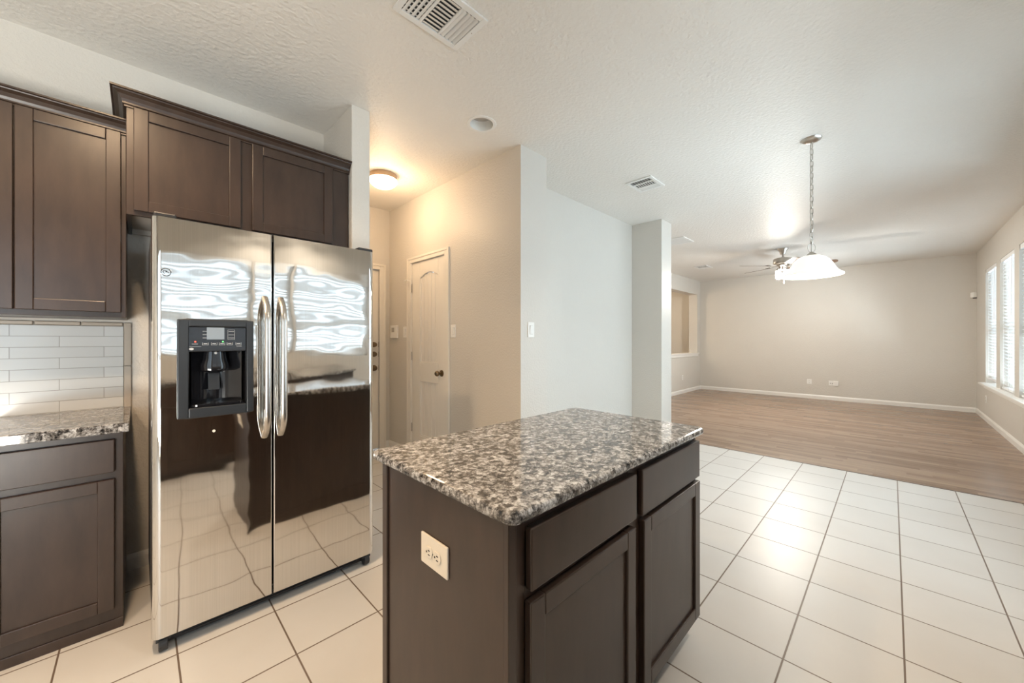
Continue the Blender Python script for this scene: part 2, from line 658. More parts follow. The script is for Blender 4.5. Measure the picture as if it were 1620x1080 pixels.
def thing(name, label, cat, loc, group=None):
    o = bpy.data.objects.new(name, None)
    o.empty_display_size = 0.05
    COL.objects.link(o)
    o.location = loc
    ORIG[o.name] = Vector(loc)
    return tag(o, label, cat, group)


def struct(name, bm, mat, parent=None, bev=0, label=None, sm=None):
    o = obj(name, bm, mat, parent, bev, sm=sm)
    if parent is None:
        o['kind'] = 'structure'
        if label: o['label'] = label
    return o


def struct_empty(name, loc):
    o = bpy.data.objects.new(name, None)
    COL.objects.link(o)
    o.location = loc
    o['kind'] = 'structure'
    ORIG[o.name] = Vector(loc)
    return o


# ------------------------------------------------------------------ room shell
H = 2.74
XT = 4.772                                   # tile meets wood
bm = BM(); box(bm, -3.2, XT, YW - 0.15, 4.3, -0.08, 0.0)
struct('floor_kitchen', bm, M_TILE)
bm = BM(); box(bm, XT, 10.6, YW - 0.15, 5.8, -0.08, 0.0)
struct('floor_living', bm, M_OAK)

# pale paving outside the windows
bm = BM(); box(bm, -5, 14, -9, YW - 0.16, -0.45, -0.40)
struct('ground_outside', bm, simple('pale concrete', (0.55, 0.53, 0.50), 0.8, noise=0.08, nscale=3))

# ceiling with the round hole of the recessed light
CANX, CANY = 1.685, 2.005
bm = BM()
q = 0.15
xs = [-3.2, CANX - q, CANX + q, 10.6]
ys = [YW - 0.15, CANY - q, CANY + q, 5.8]
for i in range(3):
    for j in range(3):
        if i == 1 and j == 1: continue
        box(bm, xs[i], xs[i + 1], ys[j], ys[j + 1], H, H + 0.16)
nc = 32
ci = [bm.verts.new((CANX + 0.082 * math.cos(2 * PI * k / nc + PI / 4), CANY + 0.082 * math.sin(2 * PI * k / nc + PI / 4), H)) for k in range(nc)]
sq = []
for k in range(nc):
    a = 2 * PI * k / nc + PI / 4
    cx_, sy_ = math.cos(a), math.sin(a)
    s_ = q / max(abs(cx_), abs(sy_))
    sq.append(bm.verts.new((CANX + cx_ * s_, CANY + sy_ * s_, H)))
for k in range(nc):
    j = (k + 1) % nc
    bm.faces.new((ci[k], sq[k], sq[j], ci[j]))
struct('ceiling', bm, M_CEIL)

YF = 2.92                                    # refrigerator wall
bm = BM(); box(bm, -3.2, 0.957, YF, YF + 0.15, 0, H); struct('wall_left', bm, M_WALL)
bm = BM(); box(bm, 0.957, 1.075, 2.41, 4.27, 0, H); struct('wall_hall_left', bm, M_WALL, bev=0.006)
DY0, DY1, DZ = 2.995, 3.627, 2.068           # hall closet door opening
FX0, FX1, FZ = 1.145, 1.95, 2.05             # front door opening
bm = BM(); wall_grid(bm, 'x', 4.12, 4.27, 1.075, 2.19, 0, H, [(FX0, FX1, -1, FZ)]); struct('wall_hall_end', bm, M_WALL)
bm = BM()
wall_grid(bm, 'y', 2.07, 2.19, 2.0, 4.12, 0, H, [(DY0, DY1, -1, DZ)])
box(bm, 2.19, 2.375, 2.0, 2.52, 0, H)
struct('wall_hall_right', bm, M_WALL)
bm = BM(); box(bm, 2.375, 4.57, 2.395, 2.52, 0, H); struct('wall_recess', bm, M_WALL)
bm = BM(); box(bm, 4.57, 4.86, 2.0, 3.66, 0, H); struct('wall_pier_right', bm, M_WALL, bev=0.006)
bm = BM(); wall_grid(bm, 'x', 3.46, 3.66, 4.86, 10.19, 0, H, [(7.3, 9.98, 0.905, 2.39)]); struct('wall_living_left', bm, M_WALL)
bm = BM(); box(bm, 10.19, 10.34, YW - 0.15, 3.66, 0, H); struct('wall_far', bm, M_WALL)
bm = BM(); box(bm, -3.2, -3.05, YW, YF, 0, H); struct('wall_rear', bm, M_WALL)
# dining room seen through the pass-through
bm = BM()
box(bm, 10.30, 10.45, 3.66, 5.8, 0, H)
box(bm, 6.4, 10.30, 5.65, 5.8, 0, H)
box(bm, 6.25, 6.4, 3.66, 5.8, 0, H)
struct('wall_dining', bm, M_WALL)

# right-hand wall with its windows and the added left-hand openings
LW = [(8.48, 9.33), (7.385, 8.235), (6.29, 7.14)]
WZ0, WZ1 = 0.58, 2.335
BW = [(2.75, 3.55), (3.62, 4.42), (4.49, 5.25)]
KW = [(-0.40, 1.105), (1.135, 2.62)]
FILL_W = [(-2.75, -1.77), (-1.73, -0.75)]  # unseen openings added to let fill light onto the left cabinets
holes = [(a, b, WZ0, WZ1) for a, b in LW] + [(a, b, 0.45, 2.30) for a, b in BW] + [(a, b, 1.06, 2.12) for a, b in KW] + [(a, b, 0.06, 2.20) for a, b in FILL_W]
bm = BM(); wall_grid(bm, 'x', YW - 0.15, YW, -3.2, 10.34, 0, H, holes); struct('wall_right', bm, M_WALL)


# baseboards
def bb_prof(t=0.014, h=0.085):
    return [(0, 0), (t, 0), (t, h * 0.72), (t * 0.75, h * 0.84), (t * 0.35, h), (0, h)]


def baseboard(name, runs):
    bm = BM()
    for (ax, c, sgn, a0, a1) in runs:
        pts = [(c + sgn * o, z) for o, z in bb_prof()]
        if ax == 'x':      # runs along x, profile in y,z
            prism(bm, pts, a0, a1, 'x')
        else:              # runs along y, profile in x,z
            prism(bm, pts, a0, a1, 'y')
    return struct(name, bm, M_TRIM)


baseboard('baseboard_far', [('y', 10.19, -1, YW, 3.46)])
baseboard('baseboard_living_left', [('x', 3.46, -1, 4.86, 10.176)])
baseboard('baseboard_right', [('x', YW, 1, 2.05, 10.176)])
baseboard('baseboard_left', [('x', YF, -1, -0.044, 0.957)])
baseboard('baseboard_hall', [('y', 2.07, -1, 2.014, 2.92), ('y', 2.07, -1, 3.696, 4.12), ('x', 2.0, -1, 2.056, 2.375), ('x', 4.12, -1, 2.02, 2.056), ('y', 1.075, 1, 2.41, 4.10)])
baseboard('baseboard_recess', [('x', 2.395, -1, 2.375, 4.57), ('y', 4.57, -1, 2.014, 2.38), ('x', 2.0, -1, 4.556, 4.874), ('y', 4.86, 1, 2.0, 3.446)])

# dark reducer strip where tile meets wood
bm = BM(); box(bm, XT - 0.004, XT + 0.012, YW + 0.014, 1.986, 0.0, 0.003)
struct('trim_1', bm, simple('brown reducer', (0.13, 0.08, 0.055), 0.45))
# pass-through stool and apron
bm = BM()
box(bm, 7.25, 10.04, 3.425, 3.69, 0.905, 0.928)
box(bm, 7.28, 10.01, 3.442, 3.46, 0.845, 0.905)
struct('trim_2', bm, M_TRIM, bev=0.004)
# window stool of the living room windows
bm = BM()
box(bm, 6.2, 9.41, -0.962, YW + 0.0005, 0.556, 0.586)
for a, b in LW:
    box(bm, a + 0.0005, b - 0.0005, YW + 0.001, YW - 0.0995, 0.575, 0.586)
box(bm, 6.24, 9.37, YW + 0.016, YW + 0.0005, 0.50, 0.556)
struct('trim_3', bm, M_TRIM, bev=0.004)


# ------------------------------------------------------------------ windows and blinds
def window(n, a, b, z0, z1):
    w_ = struct_empty('window_%d' % n, ((a + b) / 2, YW - 0.12, z0))
    f = 0.045
    y0, y1 = YW - 0.145, YW - 0.10
    bm = BM()
    box(bm, a, a + f, y0, y1, z0, z1)
    box(bm, b - f, b, y0, y1, z0, z1)
    box(bm, a + f, b - f, y0, y1, z0, z0 + f)
    box(bm, a + f, b - f, y0, y1, z1 - f, z1)
    zm = (z0 + z1) / 2 - 0.11
    box(bm, a + f, b - f, y0, y1 + 0.01, zm - 0.022, zm + 0.022)
    obj('window_frame', bm, M_TRIM, w_, 0.003)
    bm = BM()
    box(bm, a + f, b - f, y0 + 0.018, y0 + 0.022, z0 + f, z1 - f)
    obj('window_pane', bm, M_GLASS, w_)


def blind(a, b, z0, z1, label, group, tilt=0.6, lift=0.0, wand=True, pitch=0.0445):
    t = thing('window_blind', label, 'blind', ((a + b) / 2, YW - 0.045, z1), group)
    y = YW - 0.042
    bm = BM(); box(bm, a + 0.008, b - 0.008, y - 0.03, y + 0.036, z1 - 0.055, z1)
    obj('valance', bm, M_BLIND, t, 0.004)
    bm = BM()
    z = z1 - 0.085
    zb = z0 + 0.03 + lift
    while z > zb + 0.03:
        v = box(bm, a + 0.014, b - 0.014, y - 0.025, y + 0.025, z - 0.0014, z + 0.0014)
        rot(v, (0, y, z), 'X', tilt)
        z -= pitch
    obj('slats', bm, M_BLIND, t)
    bm = BM(); box(bm, a + 0.012, b - 0.012, y - 0.027, y + 0.027, zb - 0.012, zb + 0.012)
    obj('bottom_rail', bm, M_BLIND, t, 0.003)
    for fr in (0.16, 0.5, 0.84):
        x = a + (b - a) * fr
        bm = BM()
        tube(bm, [(x, y + 0.029, z1 - 0.05), (x, y + 0.029, zb - 0.014), (x, y - 0.029, zb - 0.014), (x, y - 0.029, z1 - 0.05)], 0.0018, 6, flat=(1, 0, 0))
        obj('ladder_cord', bm, M_CORD, t)
    if wand:
        bm = BM()
        tube(bm, [(a + 0.10, y + 0.045, z1 - 0.05), (a + 0.105, y + 0.05, z1 - 0.80)], 0.004, 8)
        obj('tilt_wand', bm, M_BLIND, t)
    return t


n = 1
for a, b in LW:
    window(n, a, b, WZ0, WZ1); n += 1
for a, b in BW:
    window(n, a, b, 0.45, 2.30); n += 1
for a, b in KW:
    window(n, a, b, 1.06, 2.12); n += 1
for a, b in FILL_W:  # added openings for the left-hand fill lamps
    window(n, a, b, 0.06, 2.20); n += 1
blind(*LW[0], WZ0, WZ1, 'white slatted blind on the window nearest the far corner, raised slightly off its sill', 'living room blinds', lift=0.05)
blind(*LW[1], WZ0, WZ1, 'white slatted blind on the middle living room window between two bare wall strips', 'living room blinds')
blind(*LW[2], WZ0, WZ1, 'white slatted blind cut off by the right edge of the view', 'living room blinds', tilt=0.25)
for (a, b), nm in zip(KW, ('left', 'right')):
    blind(a, b, 1.06, 2.12, 'white slatted blind mirrored as pale bands in the %s refrigerator door' % nm, 'kitchen blinds', tilt=0.88, wand=False, pitch=0.060)


# ------------------------------------------------------------------ cabinets
def shaker(bm, x0, x1, z0, z1, yf, t=0.02, st=0.049, rec=0.009):
    """front faces -y at yf"""
    box(bm, x0, x0 + st, yf, yf + t, z0, z1)
    box(bm, x1 - st, x1, yf, yf + t, z0, z1)
    box(bm, x0 + st, x1 - st, yf, yf + t, z0, z0 + st)
    box(bm, x0 + st, x1 - st, yf, yf + t, z1 - st, z1)
    box(bm, x0 + st - 0.002, x1 - st + 0.002, yf + rec, yf + t - 0.001, z0 + st - 0.002, z1 - st + 0.002)


def slab(bm, x0, x1, z0, z1, yf, t=0.02):
    box(bm, x0, x1, yf, yf + t, z0, z1)


def crown(bm, prof, path):
    rings = []
    for (x, y, nx, ny) in path:
        rings.append([bm.verts.new((x + nx * o, y + ny * o, z)) for o, z in prof])
    fs = []
    m_ = len(prof)
    for a, b in zip(rings, rings[1:]):
        for k in range(m_):
            j = (k + 1) % m_
            fs.append(bm.faces.new((a[k], a[j], b[j], b[k])))
    fs.append(bm.faces.new(rings[0])); fs.append(bm.faces.new(rings[-1]))
    bmesh.ops.recalc_face_normals(bm, faces=fs)


def crown_prof(z0, hgt=0.062, out=0.05):
    s_ = hgt / 0.062
    k_ = out / 0.05
    return [(-0.012, z0), (0.006 * k_, z0), (0.006 * k_, z0 + 0.006 * s_), (0.012 * k_, z0 + 0.010 * s_), (0.012 * k_, z0 + 0.016 * s_), (0.016 * k_, z0 + 0.026 * s_),
            (0.026 * k_, z0 + 0.040 * s_), (0.040 * k_, z0 + 0.049 * s_), (0.042 * k_, z0 + 0.053 * s_), (0.050 * k_, z0 + 0.055 * s_), (0.050 * k_, z0 + 0.062 * s_), (-0.012, z0 + 0.062 * s_)]


# wall cabinet left of the refrigerator
YU = 2.60
t = thing('wall_cabinet', 'tall dark brown wall cabinet above the tiled backsplash at the left edge', 'cabinet', (-0.385, 2.76, 1.352))
bm = BM(); box(bm, -0.73, -0.041, YU, YF - 0.002, 1.352, 2.235); obj('body', bm, M_CAB, t, 0.002)
bm = BM(); shaker(bm, -0.366, -0.058, 1.376, 2.231, YU - 0.02); obj('door', bm, M_CAB, t, 0.0025)
bm = BM(); shaker(bm, -0.700, -0.3705, 1.376, 2.231, YU - 0.02); obj('door', bm, M_CAB, t, 0.0025)
bm = BM(); crown(bm, crown_prof(2.226), [(-0.73, YU - 0.002, 0, -1), (-0.041, YU - 0.002, 0, -1)]); obj('crown_moulding', bm, M_CAB, t)

# cabinet over the refrigerator
YC = 2.45
t = thing('wall_cabinet', 'short two-door dark brown cabinet above the refrigerator', 'cabinet', (0.456, 2.68, 1.818))
bm = BM()
x0, x1 = -0.039, 0.950
box(bm, x0, x1, YC, YC + 0.02, 1.818, 2.312)            # face frame
box(bm, x0, x0 + 0.016, YC + 0.02, YF - 0.002, 1.818, 2.312)
box(bm, x1 - 0.016, x1, YC + 0.02, YF - 0.002, 1.818, 2.312)
box(bm, x0 + 0.016, x1 - 0.016, YC + 0.02, YF - 0.002, 2.295, 2.312)
obj('body', bm, M_CAB, t, 0.002)
bm = BM(); box(bm, x0 + 0.016, x1 - 0.016, YC + 0.02, YF - 0.002, 1.846, 1.862)
box(bm, x0 + 0.016, x1 - 0.016, YF - 0.03, YF - 0.002, 1.82, 1.846)
obj('bottom_panel', bm, M_CABIN, t, 0.001)
bm = BM(); shaker(bm, -0.015, 0.385, 1.838, 2.306, YC - 0.02); obj('door', bm, M_CAB, t, 0.0025)
bm = BM(); shaker(bm, 0.436, 0.849, 1.838, 2.306, YC - 0.02); obj('door', bm, M_CAB, t, 0.0025)
bm = BM(); crown(bm, crown_prof(2.303, 0.068), [(x0, YF - 0.002, -1, 0), (x0, YC, -1, -1), (x1 + 0.005, YC, 0, -1)]); obj('crown_moulding', bm, M_CAB, t)

# base cabinets left of the refrigerator
YB = 2.37


def base_unit(x0, x1, label, group=None, kick=True):
    t = thing('base_cabinet', label, 'cabinet', ((x0 + x1) / 2, (YB + YF) / 2, 0), group)
    bm = BM()
    box(bm, x0, x1, YB, YF - 0.002, 0.0, 0.848)
    obj('body', bm, M_CAB, t, 0.002)
    bm = BM(); box(bm, x0, x1, YB - 0.006, YB, 0.0, 0.042); obj('toe_board', bm, M_CAB, t, 0.002)
    bm = BM(); slab(bm, x0 + 0.045, x1 - 0.026, 0.680, 0.820, YB - 0.02); obj('drawer', bm, M_CAB, t, 0.003)
    bm = BM(); shaker(bm, x0 + 0.045, x1 - 0.026, 0.094, 0.650, YB - 0.02); obj('door', bm, M_CAB, t, 0.0025)
    return t


base_unit(-0.460, -0.046, 'dark brown base cabinet with one drawer under the granite worktop beside the refrigerator')
bm = BM(); prism(bm, rrect(-0.462, -0.028, 2.335, YF - 0.012, [0, 0.004, 0, 0]), 0.8485, 0.888)
tag(obj('worktop', bm, M_GRANITE, None, 0.006, 3), 'granite worktop below the white tile backsplash', 'worktop')
# backsplash
bm = BM(); box(bm, -0.80, -0.0565, YF - 0.011, YF, 0.880, 1.318)
bs = struct('wall_backsplash', bm, M_SPLASH)
bm = BM()
box(bm, -0.0545, -0.026, YF - 0.012, YF - 0.0001, 0.880, 1.106)
box(bm, -0.0545, -0.026, YF - 0.012, YF - 0.0001, 1.108, 1.338)
xx = -0.0565
while xx > -0.8:
    box(bm, max(-0.8, xx - 0.148), xx - 0.002, YF - 0.012, YF - 0.0001, 1.320, 1.338)
    xx -= 0.150
struct('trim_4', bm, M_BULL, bev=0.003)

# ------------------------------------------------------------------ island
IX0, IX1, IY0, IY1 = 0.562, 1.640, 0.5755, 1.139
t = thing('kitchen_island', 'dark brown kitchen island cabinet with two drawers over two doors', 'island', ((IX0 + IX1) / 2, (IY0 + IY1) / 2, 0))
bm = BM()
box(bm, IX0 + 0.003, IX1, IY0 + 0.018, IY1, 0.10, 0.859)
box(bm, IX0 + 0.003, IX1, IY0 + 0.075, IY1, 0.0, 0.10)
obj('body', bm, M_CAB, t, 0.002)
bm = BM()
# face frame: stiles and rails with openings behind the fronts
ft = IY0 + 0.018
for a, b in ((IX0 + 0.02, IX0 + 0.046), (1.072, 1.148), (IX1 - 0.025, IX1)):
    box(bm, a, b, IY0, ft, 0.10, 0.859)
for a, b in ((IX0 + 0.046, 1.072), (1.148, IX1 - 0.025)):
    for c_, d_ in ((0.10, 0.135), (0.665, 0.70), (0.82, 0.859)):
        box(bm, a, b, IY0 + 0.0005, ft, c_, d_)
obj('face_frame', bm, M_CAB, t, 0.0015)
bm = BM()
box(bm, IX0 - 0.006, IX0 + 0.003, IY0 + 0.012, IY1 - 0.028, 0.0, 0.859)
obj('end_panel', bm, M_CAB, t, 0.002)
bm = BM()
box(bm, IX0 - 0.012, IX0 + 0.003, IY1 - 0.026, IY1 + 0.004, 0.0, 0.859)
obj('corner_strip', bm, M_CAB, t, 0.002)
bm = BM()
box(bm, IX0 - 0.008, IX0 + 0.018, IY0 - 0.004, IY0 + 0.012, 0.0, 0.859)
obj('corner_strip', bm, M_CAB, t, 0.002)
YD = 0.5555
bm = BM(); slab(bm, 0.609, 1.0925, 0.692, 0.832, YD); obj('drawer', bm, M_CAB, t, 0.004, 3)
bm = BM(); slab(bm, 1.130, 1.632, 0.687, 0.834, YD); obj('drawer', bm, M_CAB, t, 0.004, 3)
bm = BM(); shaker(bm, 0.607, 1.087, 0.116, 0.669, YD, st=0.05); obj('door', bm, M_CAB, t, 0.003)
bm = BM(); shaker(bm, 1.143, 1.636, 0.116, 0.669, YD, st=0.05); obj('door', bm, M_CAB, t, 0.003)
bm = BM(); prism(bm, rrect(0.534, 1.654, 0.541, 1.200, 0.028), 0.8595, 0.888)
o = tag(obj('worktop', bm, M_GRANITE, None, 0.012, 4), 'rounded granite slab on top of the kitchen island', 'worktop')


# ------------------------------------------------------------------ outlets, switches, thermostat
def place(bm, origin, u, nrm):
    """move geometry drawn in (u, n, z) space (x=u, y=-out) to a wall; u, nrm are 2-D unit vectors"""
    for v in bm.verts:
        a, o_, z = v.co
        v.co = (origin[0] + u[0] * a - nrm[0] * o_, origin[1] + u[1] * a - nrm[1] * o_, origin[2] + z)
    bmesh.ops.recalc_face_normals(bm, faces=bm.faces)


def plate_parts(t, kind, origin, u, nrm, w_, h_, matp=None):
    matp = matp or M_PLATE
    bm = BM(); box(bm, -w_ / 2, w_ / 2, -0.006, 0, -h_ / 2, h_ / 2); place(bm, origin, u, nrm)
    obj('plate', bm, matp, t, 0.002)
    if kind == 'outlet':
        for dz in (0.0195, -0.0195):
            bm = BM()
            pts = []
            for k in range(24):
                a = 2 * PI * k / 24
                pts.append((max(-0.0135, min(0.0135, 0.017 * math.cos(a))), dz + 0.0165 * math.sin(a)))
            prism(bm, pts, -0.0085, -0.006, 'y'); place(bm, origin, u, nrm)
            r_ = obj('receptacle', bm, matp, t)
            bm = BM()
            box(bm, -0.0065, -0.0045, -0.0095, -0.0083, dz - 0.001, dz + 0.008)
            box(bm, 0.0045, 0.0065, -0.0095, -0.0083, dz - 0.001, dz + 0.007)
            prism(bm, [(0.0025 * math.cos(2 * PI * k / 12), dz - 0.008 + 0.0025 * math.sin(2 * PI * k / 12)) for k in range(12)], -0.0095, -0.0083, 'y')
            place(bm, origin, u, nrm)
            obj('slots', bm, M_DARK, r_)
    if kind == 'switch':
        bm = BM()
        v = box(bm, -0.0165, 0.0165, -0.0105, -0.006, -0.033, 0.033); rot(v, (0, -0.008, 0), 'X', 0.06)
        place(bm, origin, u, nrm)
        obj('rocker', bm, matp, t, 0.001)
        bm = BM()
        box(bm, -0.018, 0.018, -0.0064, -0.0058, -0.0345, 0.0345); place(bm, origin, u, nrm)
        obj('rocker_gap', bm, simple('gap grey', (0.35, 0.35, 0.34), 0.6), t)


def fixture(name, label, cat, kind, origin, u, nrm, w_=0.072, h_=0.118, group=None, matp=None):
    t = thing(name, label, cat, (origin[0], origin[1], origin[2] - h_ / 2), group)
    plate_parts(t, kind, origin, u, nrm, w_, h_, matp)
    return t


# island outlet: horizontal double receptacle on the end panel
t = thing('outlet', 'cream double outlet set sideways on the end of the island', 'outlet', (IX0 - 0.006, 0.850, 0.641))
ox = IX0 - 0.0062
bm = BM(); box(bm, ox - 0.006, ox, 0.788, 0.912, 0.640, 0.722); obj('plate', bm, M_PLATEI, t, 0.0025)
for dy in (0.0195, -0.0195):
    bm = BM()
    pts = []
    for k in range(24):
        a = 2 * PI * k / 24
        pts.append((0.850 + dy + 0.0165 * math.sin(a), 0.681 + max(-0.0145, min(0.0145, 0.0175 * math.cos(a)))))
    pts = [(p[0], p[1]) for p in pts]
    prism(bm, pts, ox - 0.0095, ox - 0.006, 'x')
    r_ = obj('receptacle', bm, M_PLATEI, t, 0.0008)
    bm = BM()
    box(bm, ox - 0.0105, ox - 0.0093, 0.850 + dy - 0.007, 0.850 + dy + 0.001, 0.681 + 0.0045, 0.681 + 0.0065)
    box(bm, ox - 0.0105, ox - 0.0093, 0.850 + dy - 0.007, 0.850 + dy + 0.001, 0.681 - 0.0065, 0.681 - 0.0045)
    box(bm, ox - 0.0105, ox - 0.0093, 0.850 + dy + 0.006, 0.850 + dy + 0.010, 0.681 - 0.002, 0.681 + 0.002)
    obj('slots', bm, M_DARK, r_)
bm = BM(); prism(bm, [(0.850 + 0.0025 * math.cos(k * PI / 6), 0.681 + 0.0025 * math.sin(k * PI / 6)) for k in range(12)], ox - 0.0075, ox - 0.006, 'x'); obj('screw', bm, M_BRASS, t)

fixture('light_switch', 'white rocker switch on the narrow bright wall end behind the island', 'switch', 'switch', (2.183, 2.0, 1.326), (1, 0), (0, -1))
fixture('light_switch', 'white rocker switch right of the hall door', 'switch', 'switch', (2.07, 2.866, 1.329), (0, -1), (-1, 0))
fixture('light_switch', 'white rocker switch between the thermostat and the hall door', 'switch', 'switch', (2.07, 3.757, 1.333), (0, -1), (-1, 0))
fixture('outlet', 'white single outlet on the far living room wall, left of the wider one', 'outlet', 'outlet', (10.19, 1.247, 0.359), (0, -1), (-1, 0), 0.078, 0.10)
fixture('outlet', 'white outlet low on the wall under the pass-through opening', 'outlet', 'outlet', (9.03, 3.46, 0.369), (1, 0), (0, -1))
fixture('outlet', 'white outlet below the blinds near the far right corner', 'outlet', 'outlet', (9.26, YW, 0.335), (-1, 0), (0, 1))
t = thing('outlet', 'wide white cable plate with a raised box on its right half, far living room wall', 'outlet', (10.19, 0.846, 0.30))
bm = BM(); box(bm, 10.184, 10.19, 0.770, 0.925, 0.305, 0.40); obj('plate', bm, M_PLATE, t, 0.002)
bm = BM(); box(bm, 10.155, 10.184, 0.770, 0.848, 0.303, 0.398); obj('cover_box', bm, M_PLATE, t, 0.004)
for a, b in ((0.862, 0.872), (0.893, 0.903)):
    bm = BM(); box(bm, 10.181, 10.1838, a, b, 0.34, 0.355); obj('jack', bm, M_DARK, t)

t = thing('thermostat', 'white wall thermostat with a small grey display in the hallway', 'thermostat', (2.07, 3.985, 1.265))
bm = BM(); box(bm, 2.046, 2.07, 3.905, 4.055, 1.265, 1.412); obj('case', bm, M_PLATE, t, 0.004)
bm = BM(); box(bm, 2.0445, 2.0462, 3.96, 4.02, 1.335, 1.385); obj('display', bm, M_LENS, t)
bm = BM(); box(bm, 2.0445, 2.0462, 3.925, 3.94, 1.295, 1.33); obj('button', bm, M_PLATE, t)

t = thing('motion_sensor', 'small white motion sensor high in the far right corner', 'sensor', (10.17, -0.99, 1.97))
bm = BM(); prism(bm, [(10.189, -1.029), (10.189, -0.965), (10.175, -0.955), (10.130, -0.990), (10.140, -1.029)], 1.975, 2.065); obj('case', bm, M_PLATE, t, 0.008, 3)
bm = BM(); box(bm, 10.155, 10.188, -1.029, -0.985, 1.962, 1.975); obj('bracket', bm, M_DARK, t)


# ------------------------------------------------------------------ hall door and front door
d = struct_empty('door_1', (2.07, (DY0 + DY1) / 2, 0))
bm = BM()
for (a, b, c_, e) in ((2.922, DY0 + 0.004, 0, 2.12), (DY1 - 0.004, 3.694, 0, 2.12), (DY0 + 0.004, DY1 - 0.004, DZ - 0.006, 2.12)):
    box(bm, 2.056, 2.0702, a, b, c_, e)
    # back band, thicker on the outer edge
box(bm, 2.050, 2.057, 2.922, 2.945, 0, 2.12); box(bm, 2.050, 2.057, 3.671, 3.694, 0, 2.12); box(bm, 2.050, 2.057, 2.945, 3.671, 2.097, 2.12)
box(bm, 2.0702, 2.185, DY0, DY0 + 0.006, 0, DZ); box(bm, 2.0702, 2.185, DY1 - 0.006, DY1, 0, DZ); box(bm, 2.0702, 2.185, DY0 + 0.006, DY1 - 0.006, DZ - 0.006, DZ)
obj('door_frame', bm, M_DOOR, d, 0.003)
YA, YZ = DY0 + 0.008, DY1 - 0.008
bm = BM()
XD = 2.075
P0, P1 = 3.124, 3.462                        # panel sides


def arch(z_edge, z_mid, n=14):
    return [(P0 + (P1 - P0) * k / n, z_edge + (z_mid - z_edge) * math.sin(PI * k / n)) for k in range(n + 1)]


def dprism(pts, x0=XD, x1=XD + 0.035):
    prism(bm, pts, x0, x1, 'x')


dprism([(YA, 0.01), (P0, 0.01), (P0, DZ - 0.009), (YA, DZ - 0.009)])
dprism([(P1, 0.01), (YZ, 0.01), (YZ, DZ - 0.009), (P1, DZ - 0.009)])
dprism([(P0, 0.01), (P1, 0.01), (P1, 0.25), (P0, 0.25)])
dprism([(P0, 0.817), (P1, 0.817), (P1, 1.01), (P0, 1.01)])
dprism(arch(1.885, 1.935) + [(P1, DZ - 0.009), (P0, DZ - 0.009)])
obj('door_leaf', bm, M_DOOR, d, 0.004)
bm = BM()
for z0_, z1_, top in ((0.25, 0.817, None), (1.01, 1.885, 1.935)):
    nb = 5
    wb = (P1 - P0) / nb
    for k in range(nb):
        a, b = P0 + k * wb + 0.003, P0 + (k + 1) * wb - 0.003
        z2 = z1_ if not top else z1_ + 0.05 * math.sin(PI * (k + 0.5) / nb) - 0.004
        box(bm, XD + 0.012, XD + 0.03, a, b, z0_, z2)
    # raised moulding round the panel
    box(bm, XD + 0.004, XD + 0.02, P0, P0 + 0.014, z0_, z1_)
    box(bm, XD + 0.004, XD + 0.02, P1 - 0.014, P1, z0_, z1_)
    box(bm, XD + 0.004, XD + 0.02, P0, P1, z0_, z0_ + 0.014)
    box(bm, XD + 0.016, XD + 0.032, P0, P1, z0_, z1_ + (0.03 if top else 0))
pn = obj('panel', bm, M_DOOR, d, 0.003)
bm = BM()
vs = lathe(bm, 0, 0, [(0.0, 0.075), (0.015, 0.073), (0.024, 0.064), (0.027, 0.052), (0.022, 0.040), (0.011, 0.030), (0.011, 0.012), (0.030, 0.008), (0.033, 0.0)], 28, (False, True))
for v in bm.verts:
    v.co = (XD - v.co.z, 3.065 + v.co.x, 0.925 + v.co.y)
bmesh.ops.recalc_face_normals(bm, faces=bm.faces)
obj('door_knob', bm, M_BRASS, d, sm=40)
for z_ in (1.80, 1.077, 0.32):
    bm = BM(); tube(bm, [(2.068, DY1 - 0.010, z_ - 0.045), (2.068, DY1 - 0.010, z_ + 0.045)], 0.006, 10)
    obj('hinge', bm, M_NICKEL, d)
bm = BM()
tube(bm, [(2.062, DY1 - 0.010, 1.83), (2.062, DY1 - 0.006, 1.875), (2.02, 3.65, 1.88)], 0.004, 8)
tube(bm, [(2.022, 3.62, 1.881), (2.018, 3.685, 1.879)], 0.006, 8)
obj('hinge_stop', bm, M_PLATE, d)

d = struct_empty('door_2', ((FX0 + FX1) / 2, 4.12, 0))
bm = BM()
for (a, b, c_, e) in ((FX1 - 0.004, 2.017, 0, 2.107), (1.078, FX0 + 0.004, 0, 2.107), (FX0 + 0.004, FX1 - 0.004, FZ - 0.004, 2.107)):
    box(bm, a, b, 4.104, 4.1202, c_, e)
box(bm, 1.995, 2.017, 4.098, 4.105, 0, 2.107); box(bm, FX0, 1.995, 4.098, 4.105, 2.085, 2.107)
obj('door_frame', bm, M_DOOR, d, 0.003)
bm = BM()
box(bm, FX0 + 0.004, FX1 - 0.004, 4.14, 4.18, 0.012, FZ - 0.006)
for z0_, z1_ in ((0.2, 0.8), (1.0, 1.9)):
    box(bm, FX0 + 0.12, FX1 - 0.12, 4.134, 4.141, z0_, z1_)
obj('door_leaf', bm, M_DOOR, d, 0.004)
for nm, z_ in (('deadbolt', 1.194), ('deadbolt', 1.086), ('door_knob', 0.929)):
    bm = BM()
    rr = 0.03 if nm == 'deadbolt' else 0.034
    lathe(bm, 0, 0, [(0.0, 0.05), (0.02, 0.048), (rr * 0.85, 0.036), (0.014, 0.022), (0.014, 0.01), (rr, 0.008), (rr, 0.0)], 24, (False, True))
    for v in bm.verts:
        v.co = (1.888 + v.co.x, 4.14 - v.co.z, z_ + v.co.y)
    bmesh.ops.recalc_face_normals(bm, faces=bm.faces)
    obj(nm, bm, M_BRASS, d, sm=40)
bm = BM()
